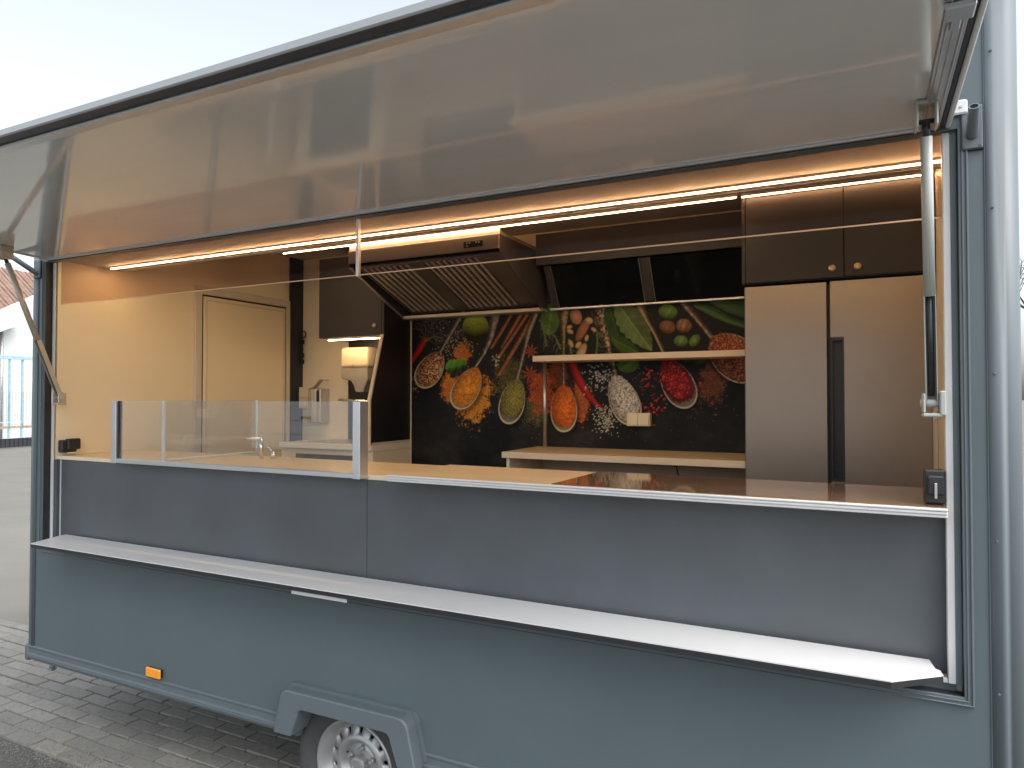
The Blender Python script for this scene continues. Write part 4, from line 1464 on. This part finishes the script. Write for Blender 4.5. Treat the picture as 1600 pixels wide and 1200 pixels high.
# soap dispenser
t = thing('soap_dispenser', 'steel wall soap dispenser with long bent lever', 'dispenser', (-3.46, 1.75, 1.53))
bpart('body', STEEL, t, -3.535, -3.415, 1.700, 1.797, 1.540, 1.785, bev=.004)
bpart('front_plate', CHROME, t, -3.492, -3.458, 1.694, 1.6995, 1.545, 1.780, bev=.001)
bpart('side_window', BLACKPLASTIC, t, -3.448, -3.425, 1.696, 1.6995, 1.690, 1.770, bev=.001)
bm = bmesh.new()
prism(bm, [(-3.500, 1.786), (-3.487, 1.786), (-3.425, 1.846), (-3.375, 1.842), (-3.375, 1.847), (-3.428, 1.853)], 'y', 1.705, 1.745)
part('lever', bm, STEEL, t)
# towel dispenser
t = thing('towel_dispenser', 'white paper towel dispenser with grey translucent lower half', 'dispenser', (-3.08, 1.73, 1.75))
bm = bmesh.new()
box(bm, -3.200, -2.965, 1.660, 1.787, 1.925, 2.066, bev=.018, seg=3)
part('cover', bm, CREAMPLASTIC, t, smooth=True)
TRANS = mat('smoky_plastic', (0.33, 0.31, 0.28), 0.22, var=0.1, vs=8)
bm = bmesh.new()
prism(bm, [(-3.198, 1.9245), (-3.198, 1.862), (-3.185, 1.845), (-3.115, 1.838), (-3.085, 1.80), (-3.072, 1.757), (-3.004, 1.757), (-2.990, 1.80), (-2.968, 1.84), (-2.968, 1.9245)], 'y', 1.665, 1.786)
bmesh.ops.bevel(bm, geom=bm.edges[:], offset=.004, segments=2, affect='EDGES')
part('paper_window', bm, TRANS, t)
bpart('lock', STEEL, t, -3.094, -3.080, 1.656, 1.6598, 1.940, 1.948)
# wall switch box
t = thing('wall_switch', 'cream wall switch box beside the soap dispenser', 'switch', (-3.62, 1.79, 1.64))
bpart('box', CREAMPLASTIC, t, -3.668, -3.580, 1.752, 1.7985, 1.640, 1.796, bev=.004)
bpart('rocker', CREAMPLASTIC, t, -3.652, -3.598, 1.745, 1.7515, 1.722, 1.780, bev=.003)
bpart('rocker', CREAMPLASTIC, t, -3.652, -3.598, 1.745, 1.7515, 1.655, 1.712, bev=.003)
# bunch of keys on hooks
t = thing('key_bunch', 'bunch of dark keys hanging on the white wall', 'keys', (-3.655, 1.785, 1.95))
kr = random.Random(4)
bm = bmesh.new()
for k in range(12):
    a = k * 2 * math.pi / 12
    b = (k + 1) * 2 * math.pi / 12
    tube(bm, (-3.650 + .02 * math.cos(a), 1.782, 2.185 + .026 * math.sin(a)), (-3.650 + .02 * math.cos(b), 1.782, 2.185 + .026 * math.sin(b)), .0045, n=6)
part('ring', bm, BLACKPLASTIC, t)
for z, w in ((2.13, .018), (2.085, .010), (2.03, .015), (1.985, .020)):
    bm = bmesh.new()
    x = -3.655 + kr.uniform(-.006, .01)
    box(bm, x - w, x + w, 1.775, 1.782, z - .018, z + .016, bev=.003)
    box(bm, x - .005, x + .005, 1.776, 1.781, z + .016, z + .045, bev=.001)
    part('key', bm, BLACKPLASTIC, t)
# basin tap
t = thing('basin_tap', 'steel tap with long flat spout over the wash basin', 'tap', (-3.0, 1.66, 1.426))
bm = bmesh.new()
tube(bm, (-2.92, 1.70, 1.426), (-2.92, 1.70, 1.70), .014, n=14)
tube(bm, (-2.92, 1.70, 1.69), (-3.18, 1.62, 1.705), .010, .008, n=12)
part('spout', bm, CHROME, t)
bm = bmesh.new()
tube(bm, (-2.86, 1.70, 1.426), (-2.86, 1.70, 1.49), .012, n=12)
tube(bm, (-2.86, 1.70, 1.485), (-2.82, 1.66, 1.53), .006, n=8)
part('lever', bm, CHROME, t)
# counter tap behind the glass guard
t = thing('counter_tap', 'small chrome tap on the counter behind the glass guard', 'tap', (-2.78, .42, 1.4205))
bm = bmesh.new()
tube(bm, (-2.62, .40, 1.4205), (-2.62, .40, 1.520), .010, n=14)
tube(bm, (-2.62, .40, 1.515), (-2.69, .37, 1.519), .007, n=12)
part('spout', bm, CHROME, t)
bm = bmesh.new()
tube(bm, (-2.56, .42, 1.4205), (-2.56, .42, 1.455), .013, .009, n=14)
tube(bm, (-2.56, .42, 1.452), (-2.585, .41, 1.475), .005, n=8)
part('handle', bm, CHROME, t)

# ================================================================== yard: fence and house behind
fd = Vector((-25.902 + 25.739, 11.963 - 11.034, 0)).normalized()
fo = Vector((-25.739, 11.034, 0))
fn = Vector((fd.y, -fd.x, 0))      # towards the camera


def fp(s, d, z):
    return fo + fd * s + fn * d + Vector((0, 0, z))


def fbox(bm, s0, s1, d0, d1, z0, z1):
    vs = [bm.verts.new(fp(s, d, z)) for s in (s0, s1) for d in (d0, d1) for z in (z0, z1)]
    bmesh.ops.convex_hull(bm, input=vs)


t = thing('yard_fence', 'pale blue steel fence with wire mesh in front of the white house', 'fence', tuple(fo))
bm = bmesh.new(); fbox(bm, -6, 8, -.05, .05, 3.02, 3.14); part('top_rail', bm, FENCEBLUE, t)
bm = bmesh.new(); fbox(bm, -6, 8, -.03, .03, .66, .74); part('lower_rail', bm, RUST, t)
bm = bmesh.new(); fbox(bm, -6, 8, -.02, .02, .86, .885); part('thin_rail', bm, HOUSEWHITE, t)
s = -5.62
while s < 8:
    bm = bmesh.new(); fbox(bm, s, s + .06, -.03, .03, .34, 3.02)
    part('post', bm, FENCEBLUE if int(s * 7) % 3 else RUST, t)
    s += .455
bm = bmesh.new()
for k in range(140):
    fbox(bm, -6 + k * .1, -6 + k * .1 + .008, .032, .040, .74, 1.95)
for k in range(8):
    fbox(bm, -6, 8, .040, .048, .80 + k * .155, .808 + k * .155)
part('wire_mesh', bm, ZINC, t, kind='stuff')
bm = bmesh.new(); fbox(bm, -6, 8, -.08, .0, .02, .32); gb = part('base_grating', bm, DARKGRATE, t)
bm = bmesh.new()
for k in range(90):
    fbox(bm, -6 + k * .155, -6 + k * .155 + .05, .001, .03, .03, .31)
part('grating_bars', bm, DARKGRATE, t, kind='stuff')
bm = bmesh.new(); fbox(bm, -6, 8, -.12, .10, -.011, .018); part('fence_kerb', bm, CONCRETE, t)

# house: its gable wall stands 4 m behind the fence
hd = -4.0
t = thing('white_house', 'white rendered house with brown tiled roof behind the blue fence', 'house', tuple(fp(0, hd, 0)))
bm = bmesh.new()
P4 = [(-.5, 0), (9, 0), (9, 8.46), (3, 5.10), (-.5, 3.2)]
A4 = [bm.verts.new(fp(a_, hd, b_)) for a_, b_ in P4]
B4 = [bm.verts.new(fp(a_, hd - .35, b_)) for a_, b_ in P4]
bm.faces.new(A4); bm.faces.new(B4[::-1])
for k in range(5):
    bm.faces.new((A4[k], B4[k], B4[(k + 1) % 5], A4[(k + 1) % 5]))
bmesh.ops.recalc_face_normals(bm, faces=bm.faces)
part('gable_wall', bm, HOUSEWHITE, t)
bm = bmesh.new(); fbox(bm, -.5, 9, hd - 8, hd - 4.2, 0, 6.6); part('rear_wall', bm, HOUSEWHITE, t)
# roof behind the gable: rows of tiles rising away from the yard
V_, F_ = [], []
base_ = fp(0, hd, 0)
for k in range(20):
    d0, zk = hd - .40 - k * .17, 4.50 + k * .150
    for c in range(52):
        s0 = -.5 + c * .22
        h = .055 + .02 * ((c * 7 + k * 3) % 3)
        i0 = len(V_)
        for s_ in (s0, s0 + .205):
            for d_, z_ in ((d0, zk), (d0 - .23, zk + .19)):
                for q in (0, h if s_ == s0 else h * .55):
                    V_.append(tuple(fp(s_, d_, z_ + q) - base_))
        F_ += [(i0, i0 + 1, i0 + 5, i0 + 4), (i0 + 1, i0 + 3, i0 + 7, i0 + 5), (i0, i0 + 2, i0 + 3, i0 + 1), (i0 + 4, i0 + 5, i0 + 7, i0 + 6)]
me = bpy.data.meshes.new('roof_tiles')
me.from_pydata(V_, [], F_)
me.materials.append(TILE)
o = bpy.data.objects.new('roof_tiles', me); COL.objects.link(o); o.parent = t; o['kind'] = 'stuff'
bm = bmesh.new()
vs = [bm.verts.new(fp(s_, hd + q, z_)) for s_, zz in ((-.5, 2.75), (3.38, 4.62)) for q in (.02, .5) for z_ in (zz, zz + .42)]
bmesh.ops.convex_hull(bm, input=vs)
part('eaves_box', bm, HOUSEWHITE, t)
bm = bmesh.new()
tube(bm, fp(3.0, hd + .08, 0.0), fp(3.0, hd + .08, 4.45), .06, n=12)
part('downpipe', bm, ZINC, t)

# bare tree whose twigs show beyond the trailer's right corner
t = thing('bare_tree', 'bare branching tree beyond the right corner of the trailer', 'tree', (6.6, 30.0, 0))
tr_ = random.Random(2)
tk = bmesh.new(); tw = bmesh.new()
tube(tk, (6.6, 30, -.02), (6.5, 30, 2.6), .16, .11, 10)
def grow(p, d, L_, r_, depth):
    q = p + d * L_
    tube(tk if depth > 2 else tw, p, q, r_, r_ * .68, 6 if depth > 1 else 4, cap=False)
    if depth == 0:
        return
    for _ in range(3):
        nd = (d + Vector((tr_.uniform(-.8, .8), tr_.uniform(-.8, .8), tr_.uniform(-.25, .6)))).normalized()
        grow(q, nd, L_ * tr_.uniform(.6, .85), r_ * .62, depth - 1)
grow(Vector((6.5, 30, 2.6)), Vector((-.1, 0, 1)).normalized(), 1.5, .10, 6)
part('trunk', tk, BARK, t)
part('crown', tw, BARK, t)

# unseen white garage, added across the yard for its reflection in the glass guard
t = thing('unseen_garage', 'unseen white garage added across the yard to be mirrored in the glass guard', 'garage', (-16.0, -17.0, 0))
GARAGEWHITE = mat('bright_white_render', (0.86, 0.87, 0.87), 0.7, var=0.02)  # whitened to strengthen the reflection in the guard
bpart('wall', GARAGEWHITE, t, -18.6, -13.6, -20.0, -15.2, -.01, 2.9)
bpart('roof', ZINC, t, -18.9, -13.3, -20.2, -14.9, 2.901, 3.05)
for k in range(5):
    bpart('door_panel', GARAGEWHITE, t, -18.2, -14.0, -15.198, -15.15, .05 + k * .46, .05 + k * .46 + .44)
bpart('door_handle', BLACKPLASTIC, t, -16.3, -15.9, -15.148, -15.10, 1.02, 1.10)
